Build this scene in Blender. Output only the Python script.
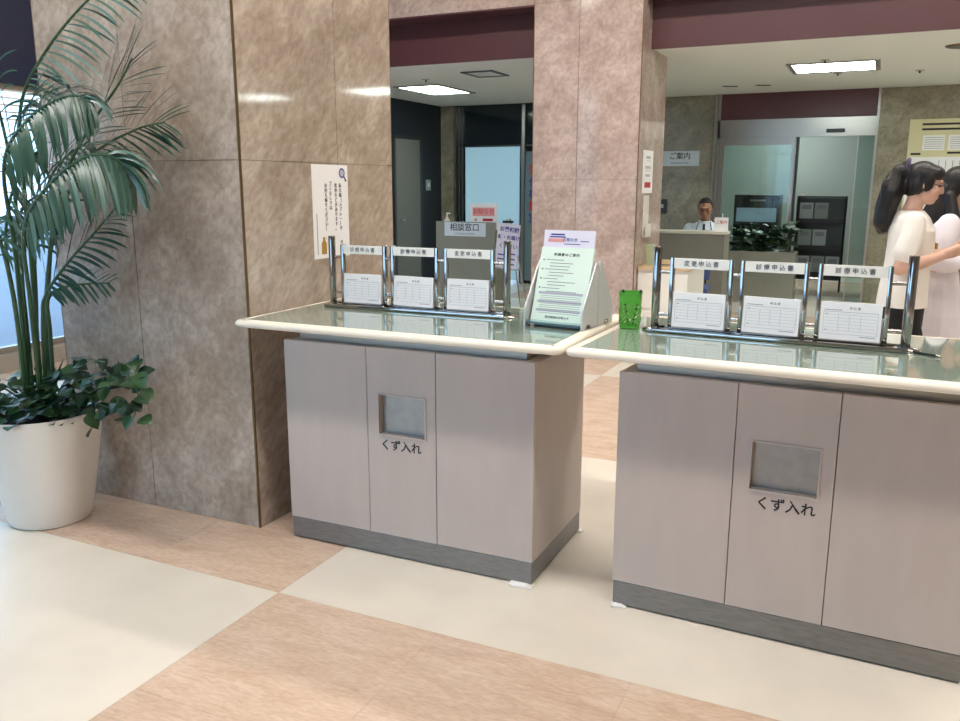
import bpy, bmesh, math, random
from mathutils import Vector, Matrix, Euler
random.seed(7)
for o in list(bpy.data.objects): bpy.data.objects.remove(o)
S = bpy.context.scene
COL = S.collection
PI = math.pi

# ------------------------------------------------------------------ camera
F, YAW, PITCH, ROLL, CH = 834.94, -0.44102, -0.206935, 0.0015, 1.5
cy, sy, cp, sp = math.cos(YAW), math.sin(YAW), math.cos(PITCH), math.sin(PITCH)
FWD = Vector((sy*cp, cy*cp, sp)); RGT = Vector((cy, -sy, 0)); UPV = RGT.cross(FWD)
RGT, UPV = math.cos(ROLL)*RGT + math.sin(ROLL)*UPV, -math.sin(ROLL)*RGT + math.cos(ROLL)*UPV
cam_d = bpy.data.cameras.new('camera'); cam = bpy.data.objects.new('camera', cam_d); COL.objects.link(cam)
cam_d.sensor_width = 36; cam_d.lens = 36*F/960; cam_d.clip_start = .05; cam_d.clip_end = 200
cam.matrix_world = Matrix(((RGT.x, UPV.x, -FWD.x, 0), (RGT.y, UPV.y, -FWD.y, 0), (RGT.z, UPV.z, -FWD.z, CH), (0, 0, 0, 1)))
S.camera = cam
def on_y(px, py, Y):                       # pixel -> point on the vertical plane y = Y
    d = RGT*((px-480)/F) - UPV*((py-360.5)/F) + FWD
    return Vector((0, 0, CH)) + d*(Y/d.y)

# ------------------------------------------------------------------ light and exposure
S.view_settings.view_transform = 'Standard'; S.view_settings.look = 'None'
S.view_settings.gamma = 1; S.view_settings.use_curve_mapping = False
S.view_settings.exposure = 0.0
W = bpy.data.worlds.new('daylight'); S.world = W; W.use_nodes = True
bg = W.node_tree.nodes['Background']; bg.inputs[0].default_value = (.50, .68, 1.0, 1); bg.inputs[1].default_value = 5.0
LOBBY_EMIT = 35.0        # lobby ceiling luminaires
TROFFER_EMIT = 19.0     # office ceiling luminaires
WINY = [(-2.0+1.55*i, -2.0+1.55*(i+1)) for i in range(6)]      # window bays along the left wall
for (a, b) in WINY:
    l = bpy.data.lights.new('window_portal', 'AREA'); l.shape = 'RECTANGLE'; l.size = 2.1; l.size_y = b-a
    l.cycles.is_portal = True
    o = bpy.data.objects.new('window_portal', l); COL.objects.link(o); o.location = (-6.30, (a+b)/2, 1.2); o.rotation_euler = (0, -PI/2, 0)

WINX = [(-6.2+1.6*i, -6.2+1.6*(i+1)) for i in range(3)]       # window bays in the wall behind the camera
for (a, b) in WINX:
    l = bpy.data.lights.new('window_portal', 'AREA'); l.shape = 'RECTANGLE'; l.size = b-a; l.size_y = 3.1
    l.cycles.is_portal = True
    o = bpy.data.objects.new('window_portal', l); COL.objects.link(o); o.location = ((a+b)/2, -3.15, 1.95); o.rotation_euler = (PI/2, 0, 0)

# ------------------------------------------------------------------ materials
def lin(c):
    return tuple((v/255/12.92 if v/255 <= .04045 else ((v/255+.055)/1.055)**2.4) for v in c) + (1,)
MATS = {}
def mat(name, rgb, rough=.5, metal=0, noise=0, scale=8, emit=0, spec=.5, coat=0, bump=0, alpha=None, trans=0, stretch=None, rvar=0):
    if name in MATS: return MATS[name]
    m = bpy.data.materials.new(name); m.use_nodes = True; nt = m.node_tree; p = nt.nodes['Principled BSDF']
    c = lin(rgb)
    p.inputs['Base Color'].default_value = c; p.inputs['Roughness'].default_value = rough; p.inputs['Metallic'].default_value = metal
    p.inputs['Specular IOR Level'].default_value = spec; p.inputs['Coat Weight'].default_value = coat; p.inputs['Coat Roughness'].default_value = .05
    p.inputs['Transmission Weight'].default_value = trans
    if emit: p.inputs['Emission Color'].default_value = c; p.inputs['Emission Strength'].default_value = emit
    if noise or bump or rvar:
        g = nt.nodes.new('ShaderNodeNewGeometry'); mp = nt.nodes.new('ShaderNodeMapping'); n = nt.nodes.new('ShaderNodeTexNoise')
        mp.inputs['Scale'].default_value = stretch or (1, 1, 1)
        nt.links.new(g.outputs['Position'], mp.inputs['Vector']); nt.links.new(mp.outputs['Vector'], n.inputs['Vector'])
        n.inputs['Scale'].default_value = scale; n.inputs['Detail'].default_value = 6
        if noise:
            r = nt.nodes.new('ShaderNodeValToRGB'); nt.links.new(n.outputs['Fac'], r.inputs['Fac'])
            r.color_ramp.elements[0].position = .3; r.color_ramp.elements[1].position = .7
            r.color_ramp.elements[0].color = tuple(max(0, v*(1-noise)) for v in c[:3])+(1,)
            r.color_ramp.elements[1].color = tuple(min(1, v*(1+noise)) for v in c[:3])+(1,)
            nt.links.new(r.outputs['Color'], p.inputs['Base Color'])
        if rvar:
            mr = nt.nodes.new('ShaderNodeMapRange'); mr.inputs['To Min'].default_value = max(0, rough-rvar); mr.inputs['To Max'].default_value = rough+rvar
            nt.links.new(n.outputs['Fac'], mr.inputs['Value']); nt.links.new(mr.outputs['Result'], p.inputs['Roughness'])
        if bump:
            b = nt.nodes.new('ShaderNodeBump'); b.inputs['Strength'].default_value = bump; b.inputs['Distance'].default_value = .01
            nt.links.new(n.outputs['Fac'], b.inputs['Height']); nt.links.new(b.outputs['Normal'], p.inputs['Normal'])
    MATS[name] = m; return m

def marble(name, dark, mid, light, rough=.13, rot=(0.4, .7, .5), sc=2.2, vein=.5, st=(1, 1, .45)):
    m = bpy.data.materials.new(name); m.use_nodes = True; nt = m.node_tree; N = nt.nodes.new; L = nt.links.new; p = nt.nodes['Principled BSDF']
    g = N('ShaderNodeNewGeometry'); mp = N('ShaderNodeMapping'); mp.vector_type = 'TEXTURE'; mp.inputs['Rotation'].default_value = rot; mp.inputs['Scale'].default_value = st
    L(g.outputs['Position'], mp.inputs['Vector'])
    n1 = N('ShaderNodeTexNoise'); n1.inputs['Scale'].default_value = sc; n1.inputs['Detail'].default_value = 8; n1.inputs['Roughness'].default_value = .62; n1.inputs['Distortion'].default_value = .5
    n2 = N('ShaderNodeTexNoise'); n2.inputs['Scale'].default_value = sc*7; n2.inputs['Detail'].default_value = 6; n2.inputs['Distortion'].default_value = .5
    L(mp.outputs['Vector'], n1.inputs['Vector']); L(mp.outputs['Vector'], n2.inputs['Vector'])
    r = N('ShaderNodeValToRGB'); e = r.color_ramp.elements; e[0].position = .28; e[0].color = lin(dark); e[1].position = .72; e[1].color = lin(light)
    x = e.new(.5); x.color = lin(mid); L(n1.outputs['Fac'], r.inputs['Fac'])
    r2 = N('ShaderNodeValToRGB'); q = r2.color_ramp.elements; q[0].position = .36; q[0].color = (.62, .58, .54, 1); q[1].position = .62; q[1].color = (1, 1, 1, 1)
    L(n2.outputs['Fac'], r2.inputs['Fac'])
    mx = N('ShaderNodeMix'); mx.data_type = 'RGBA'; mx.blend_type = 'MULTIPLY'; mx.inputs[0].default_value = vein
    L(r.outputs['Color'], mx.inputs[6]); L(r2.outputs['Color'], mx.inputs[7]); L(mx.outputs[2], p.inputs['Base Color'])
    p.inputs['Roughness'].default_value = rough
    return m

M_MARBLE = marble('beige_pink_marble', (160, 145, 132), (181, 167, 154), (208, 196, 186), rough=.06, sc=4.2, st=(.8, .8, 1.7), rot=(-.7, .6, .2), vein=.55)
M_MARBLE2 = marble('pink_marble', (172, 154, 146), (194, 176, 168), (216, 202, 196), rough=.10, sc=4.2, st=(1, 1, 1.25), rot=(.5, .6, .2))
M_MARBLEG = marble('green_grey_marble', (124, 118, 100), (148, 142, 122), (174, 168, 148), rough=.24, sc=4.0, st=(1, 1, 1.2))
M_CREAM = mat('cream_floor', (223, 216, 203), .24, noise=.07, scale=2.2, rvar=.06)
M_BROWN = [marble('rose_travertine_%d' % i, (200+i*2, 174+i, 154), (212+i*2, 187+i*2, 167+i), (224, 203, 185), rough=.24, rot=(0, 0, .02), sc=8, vein=.32, st=(1.8, .6, 1)) for i in range(3)]
M_GROUT = mat('grout', (186, 164, 144), .8)
M_CORE = mat('pillar_joint', (132, 112, 96), .8)
M_BRASS = mat('dull_brass_strip', (126, 100, 66), .35, .7)
M_RED = mat('maroon_paint', (88, 54, 58), .38, noise=.05, scale=3)
M_CEIL = mat('white_ceiling', (224, 230, 226), .8)
M_CEILL = mat('lobby_ceiling', (196, 192, 184), .8)
M_NAVYSHADE = mat('navy_shade_panel', (24, 32, 62), .5)  # shade of the window header is put into this dark navy
M_DARKW = mat('dark_blue_wall', (28, 34, 43), .45)
M_LWALL = mat('lobby_plaster', (158, 150, 140), .75, noise=.04)
M_STEEL = mat('brushed_steel', (176, 172, 164), .28, 1, noise=.08, scale=30, stretch=(1, 1, 12))
M_CHROME = mat('chrome', (172, 170, 168), .09, 1)
M_PLINTH = mat('plinth_steel', (134, 132, 131), .42, .75, noise=.12, scale=20, stretch=(1, 1, 6))
M_TAUPE = mat('taupe_painted_metal', (192, 180, 173), .42, noise=.035, scale=14, stretch=(1, 1, .25), rvar=.05)
M_GAP = mat('dark_gap', (40, 34, 30), .8)
M_RIM = mat('cream_laminate_edge', (240, 232, 216), .32)
M_GLASS = mat('green_glass_over_mat', (138, 154, 142), .045, spec=.9, coat=.6)
M_FLAP = mat('grey_bin_flap', (158, 158, 156), .34, .55, noise=.08, scale=25)
M_WHITE = mat('white_plastic', (236, 234, 228), .35)
M_PAPER = mat('white_paper', (240, 240, 242), .75)
M_PAPERG = mat('pale_green_paper', (222, 240, 228), .7)
M_PAPERL = mat('lavender_paper', (226, 224, 240), .7)
M_INK = mat('black_ink', (34, 32, 34), .6)
M_GREYINK = mat('grey_ink', (120, 122, 130), .7)
M_PALEINK = mat('pale_print', (176, 182, 192), .7)
M_BLUEINK = mat('blue_ink', (52, 60, 150), .6)
M_REDINK = mat('red_ink', (186, 44, 58), .6)
M_PINKINK = mat('pink_print', (226, 160, 160), .7)
M_GREENP = mat('green_plastic', (84, 170, 56), .38)
M_BLACK = mat('black_plastic', (26, 26, 28), .35)
M_STAND = mat('silver_grey_plastic', (196, 198, 200), .3, .1)
M_ACRYL = mat('white_acrylic', (240, 238, 232), .18)
M_POT = mat('white_glazed_pot', (230, 224, 216), .42, noise=.03, scale=4)
M_SOIL = mat('dark_soil', (44, 34, 28), .95, noise=.4, scale=60, bump=.8)
M_LEAF = [mat('palm_leaf_%d' % i, c, .30, noise=.14, scale=20) for i, c in enumerate([(44, 76, 62), (60, 94, 80), (84, 118, 112)])]
M_STEM = mat('palm_stem', (62, 92, 58), .45, noise=.1)
M_POTHOS = [mat('vine_leaf_%d' % i, c, .34, noise=.2, scale=30) for i, c in enumerate([(26, 50, 30), (36, 66, 36), (54, 86, 50)])]
M_SKIN = mat('skin', (212, 170, 150), .5, noise=.03, scale=12)
M_SKINM = mat('tan_skin', (168, 122, 96), .5, noise=.03, scale=12)
M_HAIR = mat('black_hair', (22, 19, 20), .42, noise=.4, scale=60, stretch=(1, 1, .1), bump=.4)
M_SHIRT = mat('white_cotton', (238, 234, 226), .85, noise=.03, scale=12, bump=.25)
M_DRESS = mat('pale_lavender_cotton', (232, 228, 236), .85, noise=.03, scale=12, bump=.25)
M_TROUS = mat('black_cloth', (24, 24, 28), .85, noise=.15, scale=30)
M_UNIF = mat('pale_blue_shirt', (212, 224, 236), .8, noise=.03, scale=20)
M_TIE = mat('navy_tie', (24, 30, 52), .6)
M_COUNTG = mat('grey_green_laminate', (128, 127, 117), .45, noise=.03)
M_COUNTT = mat('pale_laminate_top', (204, 202, 188), .4)
M_WOOD = mat('light_wood', (214, 186, 148), .4, noise=.12, scale=6, stretch=(1, 8, 8))
M_PANELG = mat('grey_green_panel', (132, 136, 124), .5, noise=.02)
M_PLATE = mat('pale_blue_sign', (206, 220, 230), .35)
M_CORR = mat('corridor_wall', (142, 150, 148), .55)
M_DOORG = mat('grey_door', (112, 112, 106), .5)
M_FROST = mat('emissive_frosted_glass', (156, 194, 212), .3, emit=.45)  # mild emission stands in for daylight coming through from behind
M_DGLASS = mat('dark_glass', (26, 36, 40), .08, spec=.6)
M_SCREEN = mat('kiosk_screen', (150, 176, 196), .2, emit=.25)
M_DKGREY = mat('dark_grey_metal', (58, 62, 64), .4, .3)
M_CREAMP = mat('cream_poster', (216, 210, 168), .6)
M_BLUEC = mat('blue_upholstery', (70, 86, 130), .8)
M_PAVE = mat('outside_paving', (120, 126, 140), .8, noise=.06)
M_OUTB = mat('outside_hedge', (60, 84, 70), .9, noise=.3)
M_LAMP = mat('lamp_diffuser', (240, 252, 244), .5, emit=TROFFER_EMIT)
M_LAMPL = mat('lobby_lamp_diffuser', (255, 247, 238), .5, emit=LOBBY_EMIT)
M_GOLD = mat('golden_brown_print', (168, 130, 52), .7)
M_CLEAR = bpy.data.materials.new('clear_pane'); M_CLEAR.use_nodes = True
def _clear():
    nt = M_CLEAR.node_tree; nt.nodes.clear(); N = nt.nodes.new
    o = N('ShaderNodeOutputMaterial'); t = N('ShaderNodeBsdfTransparent'); g = N('ShaderNodeBsdfGlossy'); f = N('ShaderNodeFresnel'); x = N('ShaderNodeMixShader')
    t.inputs[0].default_value = (.82, .90, .88, 1); g.inputs['Roughness'].default_value = .03; f.inputs[0].default_value = 1.5
    nt.links.new(f.outputs[0], x.inputs[0]); nt.links.new(t.outputs[0], x.inputs[1]); nt.links.new(g.outputs[0], x.inputs[2]); nt.links.new(x.outputs[0], o.inputs[0])
_clear()

# ------------------------------------------------------------------ mesh helpers
def mesh_obj(name, bm, m, parent=None, smooth=False, loc=(0, 0, 0), rot=(0, 0, 0)):
    me = bpy.data.meshes.new(name); bmesh.ops.recalc_face_normals(bm, faces=bm.faces); bm.to_mesh(me); bm.free()
    me.materials.append(m)
    if smooth:
        for f in me.polygons: f.use_smooth = True
        if smooth != 'all': me.set_sharp_from_angle(angle=math.radians(40))
    o = bpy.data.objects.new(name, me); COL.objects.link(o); o.location = loc; o.rotation_euler = rot
    if parent: o.parent = parent
    return o
def tag(o, label, cat, group=None, kind=None):
    if label: o['label'] = label
    if cat: o['category'] = cat
    if group: o['group'] = group
    if kind: o['kind'] = kind
    return o
def thing(name, label, cat, loc=(0, 0, 0), rz=0, group=None, kind=None):
    o = bpy.data.objects.new(name, None); COL.objects.link(o); o.empty_display_size = .1
    o.location = loc; o.rotation_euler = (0, 0, rz)
    return tag(o, label, cat, group, kind)
def bbox(bm, x0, x1, y0, y1, z0, z1, bev=0, seg=2):
    vs = [bm.verts.new((x, y, z)) for x in (x0, x1) for y in (y0, y1) for z in (z0, z1)]
    fs = [bm.faces.new([vs[i] for i in f]) for f in ((0, 1, 3, 2), (4, 6, 7, 5), (0, 4, 5, 1), (2, 3, 7, 6), (0, 2, 6, 4), (1, 5, 7, 3))]
    if bev:
        es = list({e for f in fs for e in f.edges}); bmesh.ops.bevel(bm, geom=es, offset=bev, segments=seg, affect='EDGES', profile=.5)
    return bm
def box(name, m, parent, x0, x1, y0, y1, z0, z1, bev=0, smooth=False):
    return mesh_obj(name, bbox(bmesh.new(), x0, x1, y0, y1, z0, z1, bev), m, parent, smooth)
def ring_loft(bm, rings, cap=True, closed=True):
    R = [[bm.verts.new(p) for p in r] for r in rings]; n = len(R[0])
    for a, b in zip(R, R[1:]):
        for i in range(n if closed else n-1):
            bm.faces.new((a[i], a[(i+1) % n], b[(i+1) % n], b[i]))
    if cap and closed: bm.faces.new(R[0][::-1]); bm.faces.new(R[-1])
    return bm
def lathe(bm, prof, n=32, c=(0, 0)):
    return ring_loft(bm, [[(c[0]+r*math.cos(2*PI*i/n), c[1]+r*math.sin(2*PI*i/n), z) for i in range(n)] for r, z in prof])
def tube(bm, pts, rad, n=10, cap=True):
    pts = [Vector(p) for p in pts]; rings = []; rads = rad if isinstance(rad, (list, tuple)) else [rad]*len(pts)
    t0 = (pts[1]-pts[0]).normalized(); u = t0.orthogonal().normalized()
    for i, p in enumerate(pts):
        t = (pts[min(i+1, len(pts)-1)]-pts[max(i-1, 0)]).normalized()
        u = (u-t*u.dot(t)).normalized(); v = t.cross(u)
        rings.append([p+(u*math.cos(2*PI*k/n)+v*math.sin(2*PI*k/n))*rads[i] for k in range(n)])
    return ring_loft(bm, rings, cap)
def prism(bm, poly, d0, d1, axis='x'):
    f = {'x': lambda a, b, d: (d, a, b), 'y': lambda a, b, d: (a, d, b), 'z': lambda a, b, d: (a, b, d)}[axis]
    return ring_loft(bm, [[f(a, b, d0) for a, b in poly], [f(a, b, d1) for a, b in poly]])
def text(s, size, m, parent, loc, rot=(PI/2, 0, 0), name='lettering', align='CENTER', space=1, bold=0, depth=.0006, line=1.0, label=None):
    c = bpy.data.curves.new(name, 'FONT'); c.body = s; c.size = size; c.align_x = align; c.align_y = 'CENTER'; c.space_character = space; c.space_line = line
    c.extrude = depth; c.offset = bold; c.resolution_u = 2
    t = bpy.data.objects.new(name, c); COL.objects.link(t)
    bpy.context.view_layer.update()
    me = bpy.data.meshes.new_from_object(t.evaluated_get(bpy.context.evaluated_depsgraph_get())); bpy.data.objects.remove(t)
    me.materials.clear(); me.materials.append(m)
    o = bpy.data.objects.new(name, me); COL.objects.link(o); o.parent = parent; o.location = loc; o.rotation_euler = rot
    if label: o['label'] = label
    return o
def copy_tree(o, parent=None):
    c = o.copy(); COL.objects.link(c); c.parent = parent
    for ch in list(o.children): copy_tree(ch, c)
    return c
def structure(o): o['kind'] = 'structure'; return o
def bars(rects, y=0, d=.0005):            # flat print: (x0, x1, z0, z1) on a plane facing -y
    bm = bmesh.new()
    for (x0, x1, z0, z1) in rects: bbox(bm, x0, x1, y-d, y, z0, z1)
    return bm

# ------------------------------------------------------------------ floor
XL, XR, YF, YB, YC = -6.35, 6.0, -3.2, 12.0, 15.2      # left wall, right wall, wall behind the camera, office back wall, corridor end
CEIL, LCEIL, YLINT, YFAS = 2.70, 4.40, 7.5, 7.78
floor = structure(box('floor', M_GROUT, None, -6.6, XR+.1, YF-.1, YC+.1, -.15, -.0015))
PX, PY, X0, Y0 = 2.708, 2.03, -1.919, 2.294
nslab = 0
def slab(x0, x1, y0, y1, m):
    x0 = max(x0, -6.5); x1 = min(x1, XR); y0 = max(y0, YF); y1 = min(y1, YC)
    if x1-x0 < .02 or y1-y0 < .02: return
    box('floor_slab', m, floor, x0+.0005, x1-.0005, y0+.0005, y1-.0005, -.02, 0)
for i in range(-2, 4):
    for j in range(-3, 7):
        xa, ya = X0+i*PX, Y0+j*PY
        if (i+j) % 2 == 0: slab(xa, xa+PX, ya, ya+PY, M_CREAM)
        elif -2 <= j <= 2 and -2 <= i <= 1:
            for a in range(4):
                for b in range(3):
                    slab(xa+a*PX/4, xa+(a+1)*PX/4, ya+b*PY/3, ya+(b+1)*PY/3, M_BROWN[(a*2+b+i+j) % 3])
        else: slab(xa, xa+PX, ya, ya+PY, M_BROWN[0])

# ------------------------------------------------------------------ room shell
cl = structure(box('ceiling', M_CEILL, None, -6.5, XR+.1, YF-.1, YLINT+.3, LCEIL, LCEIL+.15))
co = structure(box('ceiling', M_CEIL, None, -6.5, XR+.1, YFAS, YC+.1, CEIL, CEIL+.2))
structure(box('wall_right', M_LWALL, None, XR, XR+.15, YF, YC, 0, LCEIL))
wf = structure(thing('wall_front', None, None))
box('wall_panel', M_LWALL, wf, WINX[-1][1], XR, YF-.15, YF, 0, LCEIL); box('wall_panel', M_LWALL, wf, -6.5, WINX[0][0], YF-.15, YF, 0, LCEIL)
box('sill', M_LWALL, wf, WINX[0][0], WINX[-1][1], YF-.15, YF+.03, 0, .40); box('upper_panel', M_LWALL, wf, WINX[0][0], WINX[-1][1], YF-.15, YF, 3.5, LCEIL)
for k, (a, b) in enumerate(WINX):
    w = structure(thing('window_%d' % (k+8), None, None, (a, YF-.08, .40)))
    box('mullion', M_STEEL, w, -.03, .03, -.04, .04, 0, 3.1); box('mullion', M_STEEL, w, b-a-.03, b-a+.03, -.04, .04, 0, 3.1); box('transom', M_STEEL, w, .03, b-a-.03, -.03, .03, 2.0, 2.06)
    box('pane', M_CLEAR, w, .03, b-a-.03, -.004, .004, 0, 2.0); box('pane', M_CLEAR, w, .03, b-a-.03, -.004, .004, 2.06, 3.1)
# lintel wall over the office opening: marble slabs over a maroon fascia with a maroon soffit
wl = structure(box('wall_lintel', M_CORE, None, -6.5, XR, YLINT+.022, YFAS+.12, 3.105, LCEIL))
x = -6.5
while x < XR:
    box('marble_slab', M_MARBLE2, wl, x, min(x+1.1, XR)-.003, YLINT, YLINT+.02, 3.1, LCEIL); x += 1.1
tr = structure(box('trim_1', M_RED, None, -6.5, XR, YFAS-.02, YFAS, CEIL-.012, 3.10))
box('soffit', M_RED, tr, -6.5, XR, YLINT+.004, YFAS-.02, 3.085, 3.1)
# left wall: window bays below, header above coloured dark navy for its shade
HDR = 2.285
wleft = structure(thing('wall_left', None, None))
box('upper_panel', M_NAVYSHADE, wleft, XL-.15, XL, YF, YLINT, HDR, LCEIL)
box('sill', M_LWALL, wleft, XL-.15, XL+.04, YF, YLINT, 0, .14)
box('end_panel', M_LWALL, wleft, XL-.15, XL, YF, WINY[0][0], .14, HDR)
box('end_panel', M_LWALL, wleft, XL-.15, XL, WINY[-1][1], YLINT, .14, HDR)
for k, (a, b) in enumerate(WINY):
    w = structure(thing('window_%d' % (k+1), None, None, (XL-.08, a, .14)))
    h = HDR-.14
    box('mullion', M_STEEL, w, -.04, .04, -.03, .03, 0, h); box('mullion', M_STEEL, w, -.04, .04, b-a-.03, b-a+.03, 0, h)
    box('top_rail', M_STEEL, w, -.03, .03, .03, b-a-.03, h-.05, h); box('bottom_rail', M_STEEL, w, -.03, .03, .03, b-a-.03, 0, .05)
    box('pane', M_CLEAR, w, -.004, .004, .03, b-a-.03, .05, h-.05)
    for q in range(5): box('blind_slat', M_WHITE, w, .05, .085, .03, b-a-.03, h-.06-.055*q, h-.048-.055*q)
gout = structure(box('ground_outside', M_PAVE, None, -40, -6.62, -30, 40, -.2, -.06)); structure(box('ground_outside', M_PAVE, None, -6.62, 20, -30, YF-.16, -.2, -.06))
# office: dark left wall, marble back wall with a door bay, corridor beyond
wol = structure(box('wall_office_left', M_DARKW, None, XL-.15, XL, YFAS+.12, YB, 0, CEIL))
BX0, BX1, GX0 = -2.142, -.118, -6.12
wb = structure(thing('wall_back', None, None))
box('wall_core', M_CORE, wb, XL-.15, GX0, YB+.022, YB+.15, 0, CEIL); box('marble_slab', M_MARBLEG, wb, XL, GX0-.003, YB, YB+.02, 0, CEIL)
for (a, b) in ((-4.2, -3.2), (-3.2, BX0), (BX1, 1.0), (1.0, 2.1), (2.1, 3.2), (3.2, 4.3), (4.3, 5.2), (5.2, XR)):
    box('wall_core', M_CORE, wb, a, b, YB+.022, YB+.15, 0, CEIL)
    for z0, z1 in ((0, .9), (.9, 1.8), (1.8, CEIL)): box('marble_slab', M_MARBLEG, wb, a+.001, b-.002, YB, YB+.02, z0, z1-.003)
structure(box('wall_corridor', M_CORR, None, -6.5, XR, YC, YC+.1, 0, CEIL))
structure(box('wall_corridor_side', M_CORR, None, -.02, .08, YB+.16, YC, 0, CEIL))
structure(box('wall_corridor_side', M_CORR, None, -2.9, -2.8, YB+.16, YC, 0, CEIL))

# ------------------------------------------------------------------ pillars
def pillar(label, x0, x1, y0, y1, top, m, xs, ys, joints):
    t = thing('marble_pillar', label, 'pillar', ((x0+x1)/2, (y0+y1)/2, 0), 0, None, 'structure')
    cx, cy_ = (x0+x1)/2, (y0+y1)/2
    box('pillar_core', M_CORE, t, x0-cx+.022, x1-cx-.022, y0-cy_+.022, y1-cy_-.022, 0, top)
    zs = [0]+joints+[top]
    for z0, z1 in zip(zs, zs[1:]):
        for a, b in zip(xs, xs[1:]):
            for yy in ((y0, y0+.02), (y1-.02, y1)):
                box('marble_slab', m, t, a-cx+.002+(.008 if a == x0 else 0), b-cx-.002-(.008 if b == x1 else 0), yy[0]-cy_, yy[1]-cy_, z0+.0015, z1-.0015)
        for a, b in zip(ys, ys[1:]):
            for xx in ((x0, x0+.02), (x1-.02, x1)):
                box('marble_slab', m, t, xx[0]-cx, xx[1]-cx, a-cy_+.002+(.008 if a == y0 else 0), b-cy_-.002-(.008 if b == y1 else 0), z0+.0015, z1-.0015)
    for ax in (x0, x1):
        for ay in (y0, y1):
            sx = 1 if ax == x0 else -1; sy_ = 1 if ay == y0 else -1
            xa, xb = sorted((ax-cx+.002*sx, ax-cx+.012*sx)); ya, yb = sorted((ay-cy_+.002*sy_, ay-cy_+.012*sy_))
            box('corner_strip', M_BRASS, t, xa, xb, ya, yb, 0, top)
    return t
P1 = (-3.527, -2.376, 2.742, 3.936)
pillar('wide beige marble pillar beside the potted palm, with a poster on it', *P1, LCEIL, M_MARBLE, [P1[0], -3.004, P1[1]], [P1[2], 3.43, P1[3]], [1.6, 3.2])
P2 = (-2.992, -1.977, 7.47, 8.40)
pillar('pinkish marble pillar under the maroon beam, between the two office openings', *P2, LCEIL, M_MARBLE2, [P2[0], -2.554, P2[1]], [P2[2], 7.93, P2[3]], [1.55, 3.1])

# ------------------------------------------------------------------ lamps and ceiling fittings
for (xa, xb, ya, yb, lb) in ((-4.6, 3.6, 1.42, 1.72, 'in front of the writing counters'), (-4.6, 3.6, 5.2, 5.5, 'added to light the pinkish pillar')):  # second strip is an unseen extra, added to light the pinkish pillar's front
    t = thing('ceiling_light', 'long linear lobby ceiling luminaire ' + lb, 'lamp', ((xa+xb)/2, (ya+yb)/2, LCEIL-.06), 0, 'linear lobby luminaires')
    hx, hy = (xb-xa)/2, (yb-ya)/2
    box('diffuser', M_LAMPL, t, -hx+.02, hx-.02, -hy+.02, hy-.02, 0, .03)
    for q in ((-hx, hx, -hy, -hy+.02), (-hx, hx, hy-.02, hy), (-hx, -hx+.02, -hy+.02, hy-.02), (hx-.02, hx, -hy+.02, hy-.02)): box('frame', M_STEEL, t, *q, 0, .06)
def troffer(label, x0, x1, y0, y1):
    t = thing('ceiling_light', label, 'lamp', ((x0+x1)/2, (y0+y1)/2, CEIL-.012), 0, 'square office ceiling lights')
    hx, hy = (x1-x0)/2, (y1-y0)/2
    box('diffuser', M_LAMP, t, -hx, hx, -hy, hy, .004, .012)
    for q in ((-hx-.05, hx+.05, -hy-.05, -hy), (-hx-.05, hx+.05, hy, hy+.05), (-hx-.05, -hx, -hy, hy), (hx, hx+.05, -hy, hy)): box('frame', M_DKGREY if q[2] == hy else M_STEEL, t, *q, 0, .012)
troffer('bright square ceiling light above the consultation counter', -5.58, -5.03, 9.42, 10.35)
troffer('bright square ceiling light in front of the glass door bay', -.945, -.18, 9.37, 10.05)
for x in (1.3, 3.2): troffer('bright square office ceiling light mirrored in the polished pillar', x-.36, x+.36, 9.35, 10.05)
troffer('unseen square ceiling light added to brighten the corridor behind the door', -1.9, -.9, 13.7, 14.5)  # unseen lamp, added because the corridor came out too dark
t = thing('ceiling_vent', 'square grey ceiling air vent beside the maroon beam', 'vent', (-4.06, 8.72, CEIL-.012))
for q in ((-.19, .19, -.23, -.19), (-.19, .19, .19, .23), (-.19, -.15, -.19, .19), (.15, .19, -.19, .19)): box('frame', M_DKGREY, t, *q, 0, .012)
box('grille', M_COUNTT, t, -.15, .15, -.19, .19, .006, .012)
for x, y in ((-1.81, 11.04), (-1.43, 11.1), (-4.1, 10.6), (-3.8, 10.9)):
    t = thing('ceiling_slot', 'short dark ceiling slot ' + ('above the glass door bay' if x > -2 else 'behind the square air vent'), 'vent', (x, y, CEIL-.008), .5, 'slot fittings in the office ceiling')
    box('slot_frame', M_DKGREY, t, -.09, .09, -.02, .02, 0, .008); box('slot_opening', M_BLACK, t, -.08, .08, -.01, .01, -.001, 0)
for x, y, lb in ((.245, 10.38, 'above the cream notice board'), (-.62, 9.18, 'on the maroon beam side of the square light'), (-.55, 10.25, 'on the door side of the square light'), (-4.9, 8.9, 'beside the square air vent')):
    t = thing('sprinkler_head', 'tiny round ceiling sprinkler ' + lb, 'sprinkler', (x, y, CEIL-.02), 0, 'sprinklers in the office ceiling')
    mesh_obj('rosette', lathe(bmesh.new(), [(.04, .012), (.045, .02)], 16), M_STEEL, t); mesh_obj('nozzle', lathe(bmesh.new(), [(.012, -.01), (.008, .012)], 8), M_DKGREY, t)
t = thing('speaker_grille', 'round brownish ceiling speaker near the maroon beam', 'speaker', (.52, 8.75, CEIL-.01))
mesh_obj('ring', lathe(bmesh.new(), [(.13, 0), (.14, .01)], 24), M_BRASS, t); mesh_obj('grille', lathe(bmesh.new(), [(.11, -.004), (.12, 0)], 24), M_DKGREY, t)
t = thing('ceiling_camera', 'small dark hooked security camera under the office ceiling', 'camera', (-3.12, 8.05, CEIL))
mesh_obj('bracket', tube(bmesh.new(), [(-.06, 0, 0), (-.02, 0, -.05), (0, 0, -.1)], .015), M_DKGREY, t)
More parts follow.
